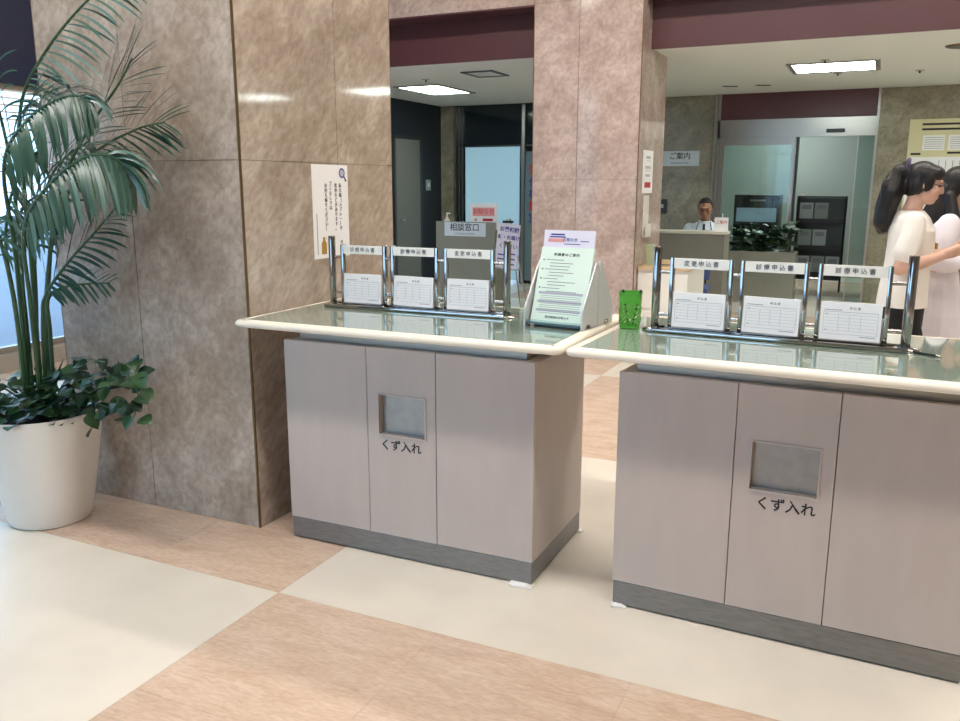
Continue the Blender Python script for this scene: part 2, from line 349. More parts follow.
mesh_obj('camera_body', tube(bmesh.new(), [(0, .05, -.12), (0, -.09, -.14)], .035), M_BLACK, t, True)

# ------------------------------------------------------------------ writing counters
CW, CD = 1.116, .588
def counter(label, loc, rz, text_pos):
    t = thing('writing_counter', label, 'counter', loc, rz)
    box('plinth', M_PLINTH, t, .004, CW-.002, .002, CD-.004, .007, .095, .002)
    box('carcass', M_TAUPE, t, 0, CW, .030, CD, .0955, .868, .002)
    for k, (a, b) in enumerate(((0, .3985), (.4015, .7085), (.7115, CW))):
        if k != 1: box('front_panel', M_TAUPE, t, a, b, 0, .029, .097, .874, .0015)
        else:
            ox0, ox1, oz0, oz1 = .455, .662, .526, .686
            bm = bmesh.new()
            for q in ((a, ox0, .097, .874), (ox1, b, .097, .874), (ox0, ox1, .097, oz0), (ox0, ox1, oz1, .874)): bbox(bm, q[0], q[1], 0, .029, q[2], q[3])
            bmesh.ops.remove_doubles(bm, verts=bm.verts, dist=1e-5)
            pn = mesh_obj('bin_panel', bm, M_TAUPE, t)
            for q in ((ox0-.006, ox1+.006, oz1, oz1+.006), (ox0-.006, ox1+.006, oz0-.006, oz0), (ox0-.006, ox0, oz0, oz1), (ox1, ox1+.006, oz0, oz1)):
                box('opening_frame', M_TAUPE, pn, q[0], q[1], -.004, .004, q[2], q[3])
            f = box('bin_flap', M_FLAP, pn, ox0, ox1, .026, .0285, oz0, oz1); f['label'] = 'grey push flap of the waste slot'
            text('くず入れ', .047, M_INK, pn, (text_pos, -.0008, .480), space=.98, bold=.0006, label='black lettering reading kuzuire')
    box('recess_band', M_STEEL, t, .05, CW-.05, .045, CD-.045, .868, .931)
    # worktop: core, glass sheet, bullnose rim with rounded corners
    x0, x1, y0, y1, r = -.160, CW+.137, -.124, .722, .016
    wt = box('worktop', M_RIM, t, x0+.02, x1-.02, y0+.02, y1-.02, .931, .956)
    path = []; cr = .03
    for (ccx, ccy, a0) in ((x1-cr, y0+cr, -PI/2), (x1-cr, y1-cr, 0), (x0+cr, y1-cr, PI/2), (x0+cr, y0+cr, PI)):
        for q in range(6): a = a0+q*PI/10; path.append((ccx, ccy, a))
    prof = [(-.045, .9315), (-.014, .9315), (-.004, .936), (0, .945), (-.003, .954), (-.011, .9595), (-.02, .961), (-.045, .961)]
    rings = []
    for (ccx, ccy, a) in path: rings.append([(ccx+(cr+d)*math.cos(a) if cr+d > 0 else ccx+(cr+d)*math.cos(a), ccy+(cr+d)*math.sin(a), z) for d, z in prof])
    bm = bmesh.new(); R = [[bm.verts.new(p) for p in q] for q in rings]
    for a, b in zip(R, R[1:]+R[:1]):
        for i in range(len(prof)-1): bm.faces.new((a[i], a[i+1], b[i+1], b[i]))
    mesh_obj('rim', bm, M_RIM, wt, 'all')
    box('glass_sheet', M_GLASS, wt, x0+.042, x1-.042, y0+.042, y1-.042, .956, .962, .0015)
    for (fx, fy) in ((.09, .05), (CW-.09, .05), (.09, CD-.05), (CW-.09, CD-.05)): mesh_obj('levelling_foot', lathe(bmesh.new(), [(.022, 0), (.022, .01)], 12, (fx, fy)), M_BLACK, t)
    return t
C1, C2 = (-2.192, 2.734, 0), (-.764, 2.746, 0)
counter('taupe steel writing counter with waste slot standing against the marble pillar', C1, .009, .552)
counter('taupe steel writing counter with waste slot and green pen basket on top', C2, -.03, .57)
for label, loc, rz, sz in (('brownish white folded shim under the corner of the counter by the pillar', (-1.115, 2.738, .0005), .05, (.09, .05)),
                           ('small white shim under the corner of the counter with the green basket', (-.735, 2.742, .0005), .2, (.055, .035)),
                           ('white shim under the rear corner of the counter by the pillar', (-1.09, 3.32, .0005), 0, (.05, .03))):
    tt = thing('paper_shim', label, 'shim', loc, rz)
    box('folded_paper', M_WHITE, tt, -sz[0]/2, sz[0]/2, -sz[1]/2, sz[1]/2, 0, .006, .002)
    box('paper_flap', M_PAPER, tt, -sz[0]/2, sz[0]/4, -sz[1]/2, sz[1]/2, .0062, .0092, .001)

# ------------------------------------------------------------------ form racks
TOPZ = .962
def rack(label, loc, rz, words, which, lab3):
    t = thing('form_rack', label, 'form rack', loc, rz)
    for s in (-1, 1):
        p = mesh_obj('post', lathe(bmesh.new(), [(.0135, .008), (.0155, .012), (.0155, .312), (.014, .315), (.006, .3155)], 24, (s*.427, 0)), M_CHROME, t, True)
        mesh_obj('foot', lathe(bmesh.new(), [(.046, 0), (.048, .004), (.042, .009), (.015, .012)], 32, (s*.427, 0)), M_CHROME, t, True)
    box('base_rail', M_CHROME, t, -.427, .427, -.062, -.040, .002, .016, .004, True)
    box('base_rail', M_CHROME, t, -.427, .427, .020, .036, .002, .016, .004, True)
    box('base_tray', M_CHROME, t, -.40, .40, -.040, .020, .003, .008, .001)
    for s in (-1, 1): box('cross_bar', M_CHROME, t, s*.427-.012, s*.427+.012, -.062, .036, .0025, .0155, .003)
    cs = (-.261, -.005, .2555)
    for cxx, w in zip(cs, words):
        for s in (-1, 1):
            box('side_strip', M_CHROME, t, cxx+s*.108-.007, cxx+s*.108+.007, -.012, .012, .014, .278, .002, True)
        h = box('header_sign', M_ACRYL, t, cxx-.100, cxx+.100, -.011, -.006, .238, .276, .001)
        text(w, .0215, mat('dark_grey_ink', (74, 74, 78), .6), h, (cxx, -.0116, .2565), space=1.45)
        box('back_plate', M_ACRYL, t, cxx-.100, cxx+.100, .010, .013, .018, .10)
        box('ledge', M_CHROME, t, cxx-.101, cxx+.101, -.030, .012, .016, .022, .002)
    xs = [-.427+.012]+[v for c in cs for v in (c-.115, c+.115)]+[.427-.012]
    for a, b in zip(xs[::2], xs[1::2]):
        for z in (.222, .062): mesh_obj('spacer', tube(bmesh.new(), [(a, 0, z), (b, 0, z)], .007, 12), M_CHROME, t, True)
    # sheets of forms standing in the three bays
    Rm = Matrix.Translation(loc) @ Matrix.Rotation(rz, 4, 'Z')
    for k, cxx in enumerate(cs):
        f = thing('form_stack', 'printed application forms in the %s bay of the rack %s' % (lab3[k], which), 'forms', Rm @ Vector((cxx, -.018, .0225)), rz, 'printed form stacks in the racks')
        f.rotation_euler = (-.06, (.0, .012, .0)[k], rz)
        box('sheets', M_PAPER, f, -.098, .094, 0, .010, 0, .128)
        L = [(-.088, .084, .094, .0955), (-.088, .084, .018, .019), (-.088, -.087, .018, .0955), (.083, .084, .018, .0955)]
        for q in range(6): L.append((-.086, .082, .030+q*.011, .0308+q*.011))
        for q in range(3): L.append((-.04+q*.035, -.039+q*.035, .03, .085))
        mesh_obj('printed_table', bars(L, -.0002), M_PALEINK, f)
        text('申込書', .010, M_GREYINK, f, (.01, -.0006, .108), space=1.6)
        mesh_obj('printed_lines', bars([(-.086, -.03, .1, .1018), (-.08, -.076, .084, .088), (.03, .08, .012, .0138), (-.08, -.077, .03, .034)], -.0002), M_GREYINK, f)
    return t
rack('chrome three-bay form rack on the counter against the marble pillar', (-1.795, 3.15, TOPZ), .02, ('診療申込書', '診療申込書', '変更申込書'), 'by the pillar', ('pillar-side', 'middle', 'leaflet-stand-side'))
rack('chrome three-bay form rack on the counter with the green pen basket', (-.312, 3.10, TOPZ), -.055, ('変更申込書', '診療申込書', '診療申込書'), 'by the green basket', ('basket-side', 'middle', 'farther end'))
def pen(label, loc, rz, L=.14, m=None):
    t = thing('pen', label, 'pen', loc, rz)
    mesh_obj('barrel', tube(bmesh.new(), [(-L/2, 0, .005), (L/2-.02, 0, .005)], .0045, 10), m or M_BLACK, t, True)
    mesh_obj('tip', tube(bmesh.new(), [(L/2-.02, 0, .005), (L/2, 0, .003)], [.0042, .001], 10), M_CHROME, t, True)
    return t
pen('black pen lying along the base of the rack by the pillar', (-1.99, 3.125, TOPZ+.0085), -.1, .12)
pen('black pen lying at the end of the rack by the basket', (.17, 3.02, TOPZ), -.6, .12)

# ------------------------------------------------------------------ leaflet stands
def leaflet_stand(label, loc, rz, tint):
    t = thing('leaflet_stand', label, 'leaflet stand', loc, rz)
    prof = [(0, 0), (.035, 0), (.045, .018), (.075, .018), (.085, 0), (.142, 0), (.142, .235), (.137, .25), (.128, .252), (.120, .245), (.004, .075), (0, .06)]
    for s in (-1, 1): mesh_obj('side_panel', prism(bmesh.new(), prof, s*.122-.003, s*.122+.003), M_STAND, t)
    mesh_obj('back_board', prism(bmesh.new(), [(.055, .02), (.061, .02), (.139, .235), (.133, .235)], -.119, .119), M_STAND, t)
    box('tray', M_DKGREY, t, -.119, .119, .012, .06, .012, .016)
    box('front_lip', M_CLEAR, t, -.119, .119, .006, .011, .008, .028)
    return t
ST = (-1.098, 2.972, TOPZ); SR = -.115
leaflet_stand('silver grey leaflet stand holding a pale green printed sheet', ST, SR, 0)
RS = Matrix.Translation(ST) @ Matrix.Rotation(SR, 4, 'Z')
leaflet_stand('silver grey leaflet stand turned away, back to back with the other', RS @ Vector((0, .288, 0)), SR+PI, 1)
def sheet(name, label, cat, m, loc, tilt, w, h):
    f = thing(name, label, cat, loc, SR); f.rotation_euler = (-tilt, 0, SR)
    box('sheets', m, f, -w/2, w/2, 0, .008, 0, h); return f
g = sheet('information_sheet', 'pale green sheet of printed notes in the leaflet stand', 'leaflet', M_PAPERG, RS @ Vector((0, .030, .0165)), .32, .225, .30)
text('申請書のご案内', .014, M_INK, g, (.0, -.0006, .27), space=1.3)
L = []; rr = random.Random(3)
for q in range(11): zz = .248-q*.0125; x0 = -.085+.02*(q % 3 != 0); L.append((x0, x0+rr.uniform(.06, .13), zz, zz+.0022))
for q in range(10): zz = .105-q*.0075; L.append((-.085, .09, zz, zz+.0014))
mesh_obj('printed_lines', bars(L, -.0002), M_GREYINK, g)
mesh_obj('bullets', bars([(-.098, -.092, .246-q*.037, .251-q*.037) for q in range(4)], -.0002), M_INK, g)
mesh_obj('print_bands', bars([(-.095, .095, z, z+.010) for z in (.112, .078, .044)], -.0001, .0003), M_PALEINK, g)
text('受付時間のお知らせ', .011, M_INK, g, (0, -.0006, .022), space=1.1)
l = sheet('information_sheet', 'taller white and lavender sheet standing behind the green one', 'leaflet', M_PAPERL, RS @ Vector((.0, .078, .017)), .17, .218, .355)
mesh_obj('printed_lines', bars([(-.08, -.02, .335, .341), (-.085, -.015, .326, .331), (-.02, .05, .300, .303), (.05, .085, .312, .315)], -.0002), M_BLUEINK, l)
mesh_obj('printed_band', bars([(-.09, -.02, .308, .322)], -.0002), M_PINKINK, l)
text('お知らせ', .016, M_BLUEINK, l, (.005, -.0006, .318))

# ------------------------------------------------------------------ green baskets
def basket(label, loc, rz):
    t = thing('pen_basket', label, 'basket', loc, rz)
    bm = bmesh.new(); n = 40; rows = 16; h = .128
    def rr_pt(k, z):
        a = 2*PI*k/n; s = .0375+.005*z/h; c_, s_ = math.cos(a), math.sin(a); e = 4.5
        r = 1/((abs(c_)**e+abs(s_)**e)**(1/e)); return (s*r*c_, s*r*s_, z)
    V = [[bm.verts.new(rr_pt(k, .002+h*j/rows)) for k in range(n)] for j in range(rows+1)]
    for j in range(rows):
        for k in range(n):
            if 1 <= j <= 11 and (k+j) % 2 == 0: continue
            bm.faces.new((V[j][k], V[j][(k+1) % n], V[j+1][(k+1) % n], V[j+1][k]))
    bm.faces.new(V[0][::-1])
    o = mesh_obj('lattice_wall', bm, M_GREENP, t)
    sm = o.modifiers.new('solid', 'SOLIDIFY'); sm.thickness = .003
    mesh_obj('lip', ring_loft(bmesh.new(), [[Vector(rr_pt(k, .128))*f+Vector((0, 0, dz)) for k in range(n)] for f, dz in ((1.0, 0), (1.05, 0), (1.05, .005), (1.0, .005), (1.0, 0))], cap=False), M_GREENP, t)
    return t
basket('green lattice pen basket on the counter edge beside the chrome rack', (-.838, 3.13, TOPZ), .2)
basket('green lattice pen basket half hidden behind the leaflet stand', (-1.255, 3.36, TOPZ), 0)
for q, (dx, dy, a) in enumerate(((.02, .015, .22), (-.015, .0, -.2))):
    p = thing('pen', 'black pen standing in the green basket beside the chrome rack', 'pen', (-.838+dx*.3, 3.13+dy, TOPZ+.006), 0, 'pens in the green basket')
    mesh_obj('barrel', tube(bmesh.new(), [(0, 0, 0), (a*.13, 0, .138)], .004), M_BLACK, p, True); mesh_obj('cap', tube(bmesh.new(), [(a*.115, 0, .122), (a*.132, 0, .14)], .0048), M_DKGREY, p, True)

# ------------------------------------------------------------------ poster on the pillar
t = thing('wall_poster', 'white paper poster with vertical writing taped on the marble pillar', 'poster', (P1[1]+.0012, 3.215, 1.158), PI/2)
PW, PH = .292, .436
box('poster_sheet', M_PAPER, t, 0, PW, -.0008, 0, 0, PH)
for k, (s, xx, top) in enumerate((('私大鏡（スプレー）や', .224, .372), ('電池などがあります。', .187, .372), ('ゴミなしでは', .144, .372), ('お持ち帰りください！', .107, .372))):
    text('\n'.join(s), .0225, M_INK, t, (xx, -.0014, top-.0135*len(s)), line=1.0, name='vertical_lettering')
text('お願い', .02, M_INK, t, (.224, -.0014, .05), name='lettering', rot=(PI/2, PI/2, 0))
bm = bmesh.new(); lathe(bm, [(.024, 0), (.024, .0006)], 24)
mesh_obj('lens_print', bm, M_BLUEINK, t, loc=(.243, -.0009, .398), rot=(PI/2, 0, 0)); bm = bmesh.new(); lathe(bm, [(.0165, 0), (.0165, .0009)], 24)
mesh_obj('lens_glass_print', bm, M_PALEINK, t, loc=(.243, -.0009, .398), rot=(PI/2, 0, 0))
mesh_obj('lens_handle_print', prism(bmesh.new(), [(.255, .383), (.261, .388), (.280, .362), (.272, .356)], -.0016, -.0009, 'y'), M_INK, t)
mesh_obj('bottle_print', prism(bmesh.new(), [(.06, .02), (.10, .02), (.10, .07), (.088, .085), (.088, .10), (.072, .10), (.072, .085), (.06, .07)], -.0016, -.0009, 'y'), M_GOLD, t)
mesh_obj('small_print', bars([(.028, .032, .02, .21)], -.0009), M_GREYINK, t)

# ------------------------------------------------------------------ potted palm
POT = Vector((-3.335, 2.435, 0))
t = thing('plant_pot', 'large white tapered planter pot beside the marble pillar', 'pot', POT)
mesh_obj('pot_body', lathe(bmesh.new(), [(.150, .0), (.170, .004), (.178, .02), (.202, .15), (.230, .32), (.256, .48), (.262, .508), (.259, .514), (.250, .512), (.246, .48)], 64), M_POT, t, True)
mesh_obj('soil', lathe(bmesh.new(), [(.10, .44), (.234, .470), (.15, .485), (.02, .49)], 32), M_SOIL, t, True)
palm = thing('palm_tree', 'tall feathery palm with arching fronds growing in the white pot', 'plant', POT+Vector((0, 0, .485)))
PB = palm.location.copy(); rp = random.Random(11)
def catmull(pts, n):
    out = []; P = [pts[0]*2-pts[1]]+pts+[pts[-1]*2-pts[-2]]
    for i in range(1, len(P)-2):
        for k in range(n):
            u = k/n; a, b, c, d = P[i-1:i+3]
            out.append(.5*((2*b)+(c-a)*u+(2*a-5*b+4*c-d)*u*u+(3*b-a-3*c+d)*u**3))
    return out+[pts[-1]]
nleaf = 0; REST = bmesh.new()
def frond(px, ys, start, L, droop, n, m, sides=(-1, 1), ang=.9, wd=.013, side_v=None):
    """a stem through pixel waypoints on vertical planes y, feathered with leaflets from fraction start on"""
    global nleaf
    pts = [on_y(a, b, y)-PB for (a, b), y in zip(px, ys)]
    c = catmull(pts, 8); N = len(c)
    st = mesh_obj('frond', tube(bmesh.new(), c, [.009*(1-.8*i/N)+.0012 for i in range(N)], 6), M_STEM, palm, True)
    for i in range(n):
        u = start+(1-start)*(i+.5)/n; f = u*(N-1); k = min(int(f), N-2); p = c[k].lerp(c[k+1], f-k); T = (c[min(k+2, N-1)]-c[max(k-1, 0)]).normalized()
        v = (u-start)/(1-start); ln = L*(.55+.9*v*(1-v)*1.6)*(1-.35*v)*rp.uniform(.88, 1.1)
        for s in sides:
            side = side_v.normalized() if side_v else T.cross(Vector((0, -1, .35))).normalized()
            d = (T*math.cos(ang*(1.1-.5*v))+side*s*math.sin(ang*(1.1-.5*v))).normalized()
            d = (d+Vector((rp.uniform(-.08, .08), rp.uniform(-.22, .08), rp.uniform(-.06, .06)))).normalized()
            wv = d.cross(T).normalized()
            wv = (d.cross(wv)*.75+wv*.66).normalized()
            bm = bmesh.new() if nleaf < 300 else REST; rows = []; q = p.copy(); dd = d.copy(); SEG = 6
            for j in range(SEG+1):
                w = wd*(.35+1.1*math.sin(PI*min(1, .14+.80*j/SEG)))*(1 if j < SEG else .08)*.62
                qq = Vector((q.x, min(q.y, P1[2]-.02-PB.y), q.z))
                rows.append((bm.verts.new(qq-wv*w), bm.verts.new(qq+wv*w)))
                dd = (dd+Vector((0, 0, -droop/SEG))).normalized(); q = q+dd*(ln/SEG)
            for a, b in zip(rows, rows[1:]): bm.faces.new((a[0], a[1], b[1], b[0]))
            if nleaf < 300: mesh_obj('leaflet', bm, m[nleaf % len(m)] if isinstance(m, list) else m, st, 'all')
            nleaf += 1
DK, MD, LT = M_LEAF
frond([(42, 408), (30, 300), (24, 230), (48, 186), (88, 156), (118, 160), (134, 182)], [2.42, 2.36, 2.28, 2.24, 2.24, 2.28, 2.32], .34, .33, 1.9, 42, [MD, LT, MD], ang=1.05, wd=.0095)
frond([(30, 408), (16, 260), (4, 165), (30, 118), (68, 96), (92, 102)], [2.42, 2.36, 2.28, 2.24, 2.24, 2.26], .38, .30, 2.1, 34, [LT, MD], ang=1.1, wd=.0095)
frond([(42, 408), (32, 270), (22, 160), (22, 100), (48, 48), (90, -2), (140, -40)], [2.45, 2.42, 2.40, 2.38, 2.37, 2.38, 2.40], .40, .46, .50, 34, [MD, LT], sides=(1,), ang=.9, wd=.0075)
frond([(48, 408), (48, 280), (60, 190), (88, 130), (118, 85), (132, 58)], [2.5, 2.52, 2.52, 2.54, 2.56, 2.58], .40, .42, .30, 24, [DK, MD], ang=.66, wd=.008)
frond([(46, 408), (43, 320), (46, 295), (66, 265), (95, 232), (118, 205)], [2.45, 2.42, 2.40, 2.40, 2.42, 2.44], .42, .32, .35, 21, [DK, MD], ang=.8, wd=.0095)
frond([(50, 408), (46, 300), (58, 220), (90, 158), (135, 130), (165, 122)], [2.5, 2.54, 2.56, 2.58, 2.60, 2.62], .44, .36, .35, 20, [MD, DK], ang=.72, wd=.0075)
frond([(55, 408), (50, 330), (48, 300), (62, 288), (85, 284), (110, 283)], [2.5, 2.5, 2.5, 2.52, 2.54, 2.56], .50, .18, .25, 10, DK, ang=.8, wd=.008)
frond([(34, 408), (24, 300), (15, 240), (25, 205), (50, 195), (62, 215)], [2.48, 2.5, 2.52, 2.54, 2.56, 2.58], .40, .28, 1.9, 22, DK, ang=1.1, wd=.0095)
frond([(38, 408), (36, 300), (34, 240), (40, 205), (58, 165), (90, 140)], [2.52, 2.54, 2.56, 2.58, 2.6, 2.62], .36, .30, 1.2, 24, DK, ang=1.0, wd=.0095)
frond([(28, 408), (12, 290), (-8, 220), (-40, 180), (-80, 175)], [2.40, 2.30, 2.22, 2.15, 2.1], .36, .30, 1.6, 16, [MD, DK], ang=1.1, wd=.0095)
frond([(30, 408), (20, 250), (8, 150), (-15, 70), (-50, 10)], [2.48, 2.46, 2.42, 2.36, 2.3], .40, .34, .9, 16, [DK, MD], ang=1.0, wd=.0095)
frond([(26, 408), (16, 310), (6, 250), (10, 200), (28, 160), (40, 150)], [2.5, 2.48, 2.46, 2.44, 2.42, 2.42], .36, .26, 1.6, 20, DK, ang=1.1, wd=.0095)
mesh_obj('leaflet_mass', REST, M_LEAF[1], palm, 'all')['kind'] = 'stuff'
# upright strap leaves at the foot of the palm
grass = thing('strap_leaf_plant', 'clump of dark upright strap leaves at the foot of the palm', 'plant', PB+Vector((.03, .0, 0)))
for q in range(18):
    a = rp.uniform(0, 2*PI); ln = rp.uniform(.18, .34); bm = bmesh.new(); rows = []
    d = Vector((math.cos(a)*.5, math.sin(a)*.35, 1)).normalized(); p = Vector((math.cos(a)*.05, math.sin(a)*.04, 0)); wv = Vector((-math.sin(a), math.cos(a), 0))
    for j in range(7):
        w = .011*math.sin(PI*min(1, .25+.72*j/6)); p2 = Vector((p.x, min(p.y, .26), p.z)); rows.append((bm.verts.new(p2-wv*w), bm.verts.new(p2+wv*w)))
        d = (d+Vector((math.cos(a)*.14, math.sin(a)*.06, -.10))).normalized(); p = p+d*ln/6
    for a_, b_ in zip(rows, rows[1:]): bm.faces.new((a_[0], a_[1], b_[1], b_[0]))
    mesh_obj('strap_leaf', bm, M_LEAF[0], grass, 'all')
# trailing vine
vine = thing('trailing_vine', 'bushy green trailing vine spilling over the pot rim', 'plant', POT+Vector((.08, -.02, .485)))
def leaf_mesh(k):
    bm = bmesh.new(); n = 7; L = []; C = []; Rr = []
    for j in range(n):
        u = j/(n-1); w = .5*(math.sin(PI*u**.72)**.85)*(1-.15*u) if 0 < j < n-1 else .01
        z = -.22*u*u+.03*math.sin(3*u+k)
        L.append(bm.verts.new((u, -w, z+.10*w))); C.append(bm.verts.new((u, 0, z-.02))); Rr.append(bm.verts.new((u, w, z+.10*w)))
    for j in range(n-1):
        bm.faces.new((L[j], C[j], C[j+1], L[j+1])); bm.faces.new((C[j], Rr[j], Rr[j+1], C[j+1]))
    me = bpy.data.meshes.new('leaf'); bm.to_mesh(me); bm.free(); me.materials.append(M_POTHOS[k % 3])
    for f in me.polygons: f.use_smooth = True
    return me
LM = [leaf_mesh(k) for k in range(6)]
def put_leaf(p, d, size, k, roll=0):
    o = bpy.data.objects.new('leaf', LM[k % 6]); COL.objects.link(o); o.parent = vine
    xq = d.normalized(); zq = Vector((rp.uniform(-.3, .3), rp.uniform(-.7, -.1), 1)); yq = zq.cross(xq).normalized(); zq = xq.cross(yq)
    M = Matrix((xq, yq, zq)).transposed().to_4x4(); M.translation = p; o.matrix_local = M @ Matrix.Scale(size, 4)
VB = vine.location
for q in range(190):
    a = rp.uniform(0, 2*PI); r = .23*math.sqrt(rp.random())
    p = Vector((math.cos(a)*r-.06, math.sin(a)*r, rp.uniform(-.01, .20)*(1.1-r*2)+.02)); p.y = min(p.y, .20)
    put_leaf(p, Vector((math.cos(a)+rp.uniform(-.5, .5), math.sin(a)*.7-.3, rp.uniform(-.3, .5))), rp.uniform(.045, .08), q)
for (pp, cnt) in (([(100, 395), (125, 375), (138, 395), (134, 418)], 12), ([(95, 390), (115, 365), (132, 368), (142, 392)], 12), ([(90, 400), (112, 408), (128, 402), (124, 420)], 11), ([(85, 405), (93, 412), (97, 425)], 4), ([(80, 405), (72, 422), (63, 428)], 3), ([(80, 395), (100, 372), (118, 380)], 9), ([(60, 380), (80, 360), (105, 362)], 8)):
    path = [on_y(a, b, 2.46-.05*i+rp.uniform(-.04, .04))-VB for i, (a, b) in enumerate(pp)]
    c = catmull(path, 6); mesh_obj('vine_stem', tube(bmesh.new(), c, .0025, 5), M_STEM, vine, True)
    for i in range(cnt):
        p = c[int((i+.7)/cnt*(len(c)-1))]+Vector((rp.uniform(-.02, .02), rp.uniform(-.04, .04), rp.uniform(-.015, .02)))
        put_leaf(p, Vector((rp.uniform(-.6, 1), rp.uniform(-1, .3), rp.uniform(-1, .25))), rp.uniform(.055, .08), i)

# ------------------------------------------------------------------ figures
def blob(bm, c, r, rot=None, seg=20):
    M = Matrix.Translation(c) @ (rot.to_matrix().to_4x4() if rot else Matrix()) @ Matrix.Diagonal((*((r, r, r) if not isinstance(r, (tuple, list)) else r), 1))
    bmesh.ops.create_uvsphere(bm, u_segments=seg, v_segments=seg//2, radius=1, matrix=M)
def limb(bm, pts, rads, n=14):
    for a, b, ra, rb in zip(pts, pts[1:], rads, rads[1:]):
        tube(bm, [Vector(a), Vector(b)], [ra, rb], n)
    for p, r in zip(pts, rads): blob(bm, p, r, None, 14)
def trunk(bm, secs, n=24):                # (cx, cy, z, rx, ry)
    ring_loft(bm, [[(cx+rx*math.cos(2*PI*k/n), cyy+ry*math.sin(2*PI*k/n), z) for k in range(n)] for cx, cyy, z, rx, ry in secs])
def fuse(name, bm, m, parent, vox, smooth_it=3, cut=None):
    me = bpy.data.meshes.new(name); bmesh.ops.recalc_face_normals(bm, faces=bm.faces); bm.to_mesh(me); bm.free()
    o = bpy.data.objects.new(name, me); COL.objects.link(o)
    r = o.modifiers.new('r', 'REMESH'); r.mode = 'VOXEL'; r.voxel_size = vox; r.use_smooth_shade = True
    s = o.modifiers.new('s', 'SMOOTH'); s.iterations = smooth_it; s.factor = .5
    bpy.context.view_layer.update()
    nm = bpy.data.meshes.new_from_object(o.evaluated_get(bpy.context.evaluated_depsgraph_get())); bpy.data.objects.remove(o)
    if cut:
        b2 = bmesh.new(); b2.from_mesh(nm)
        for co, no in cut:
            g = bmesh.ops.bisect_plane(b2, geom=b2.verts[:]+b2.edges[:]+b2.faces[:], plane_co=co, plane_no=no, clear_outer=True)
        b2.to_mesh(nm); b2.free()
    nm.materials.clear(); nm.materials.append(m)
    for f in nm.polygons: f.use_smooth = True
    o = bpy.data.objects.new(name, nm); COL.objects.link(o); o.parent = parent; return o
def head(bm, c, tilt=0, s=1.0, yaw=0):
    """head facing -y about centre c; returns a transform for hair and glasses"""
    M = Matrix.Translation(c) @ Euler((tilt, 0, yaw)).to_matrix().to_4x4() @ Matrix.Scale(s, 4)
    def e(p, r): 
        bmesh.ops.create_uvsphere(bm, u_segments=22, v_segments=12, radius=1, matrix=M @ Matrix.Translation(p) @ Matrix.Diagonal((*r, 1)))
    e((0, .012, .025), (.074, .092, .088)); e((0, -.022, -.035), (.058, .066, .078)); e((0, -.050, -.085), (.032, .034, .026))
    e((0, -.094, -.018), (.011, .018, .026)); e((0, -.103, -.032), (.014, .013, .011)); e((0, -.088, .022), (.05, .014, .012))
    e((0, -.083, -.060), (.022, .012, .006)); e((0, -.080, -.070), (.019, .012, .006))
    for q in (-1, 1): e((q*.074, .012, -.012), (.008, .018, .030)); e((q*.042, -.062, -.028), (.022, .022, .022))
    return M
def hand(bm, w, d, palm_n, grip, s=1.0):
    """palm and five curled fingers from wrist w along d; fingers bend towards grip"""
    d = d.normalized(); n = (palm_n-d*palm_n.dot(d)).normalized(); x = d.cross(n)
    def P(a, b, c): return w+(d*a+x*b+n*c)*s
    for b in (-.022, 0, .022): limb(bm, [P(.0, b*.6, 0), P(.045, b, 0), P(.085, b*1.1, 0)], [.019*s, .017*s, .013*s], 8)
    for b, l in ((-.033, .82), (-.011, 1), (.012, .95), (.034, .75)):
        limb(bm, [P(.085, b, 0), P(.085+.032*l, b, .010*grip), P(.085+.050*l, b, .034*grip), P(.085+.048*l, b, .055*grip)], [.010*s, .009*s, .008*s, .007*s], 8)
    limb(bm, [P(.022, -.024, .004), P(.052, -.046, .018*grip), P(.080, -.046, .034*grip), P(.100, -.038, .044*grip)], [.014*s, .011*s, .0095*s, .008*s], 8)
    return P
def eyes(par, M):
    for q in (-1, 1):
        bm = bmesh.new(); bmesh.ops.create_uvsphere(bm, u_segments=10, v_segments=6, radius=1, matrix=M @ Matrix.Translation((q*.032, -.079, .0)) @ Matrix.Diagonal((.013, .009, .006, 1)))
        mesh_obj('eye', bm, M_BLACK, par, 'all')
        bm = bmesh.new(); bmesh.ops.create_uvsphere(bm, u_segments=10, v_segments=6, radius=1, matrix=M @ Matrix.Translation((q*.033, -.092, .026)) @ Matrix.Diagonal((.022, .007, .004, 1)))
        mesh_obj('eyebrow', bm, M_HAIR, par, 'all')
def glasses(par, M):
    bm = bmesh.new()
    for q in (-1, 1):
        tube(bm, [M @ Vector((q*(.033+.024*math.cos(a)), -.108, -.004+.017*math.sin(a))) for a in [2*PI*k/16 for k in range(17)]], .0022, 6)
        tube(bm, [M @ Vector((q*.057, -.106, 0)), M @ Vector((q*.078, -.04, .004)), M @ Vector((q*.080, .015, .0))], .002, 6)
    tube(bm, [M @ Vector((-.009, -.108, 0)), M @ Vector((.009, -.108, 0))], .002, 6)
    mesh_obj('glasses', bm, M_DKGREY, par)

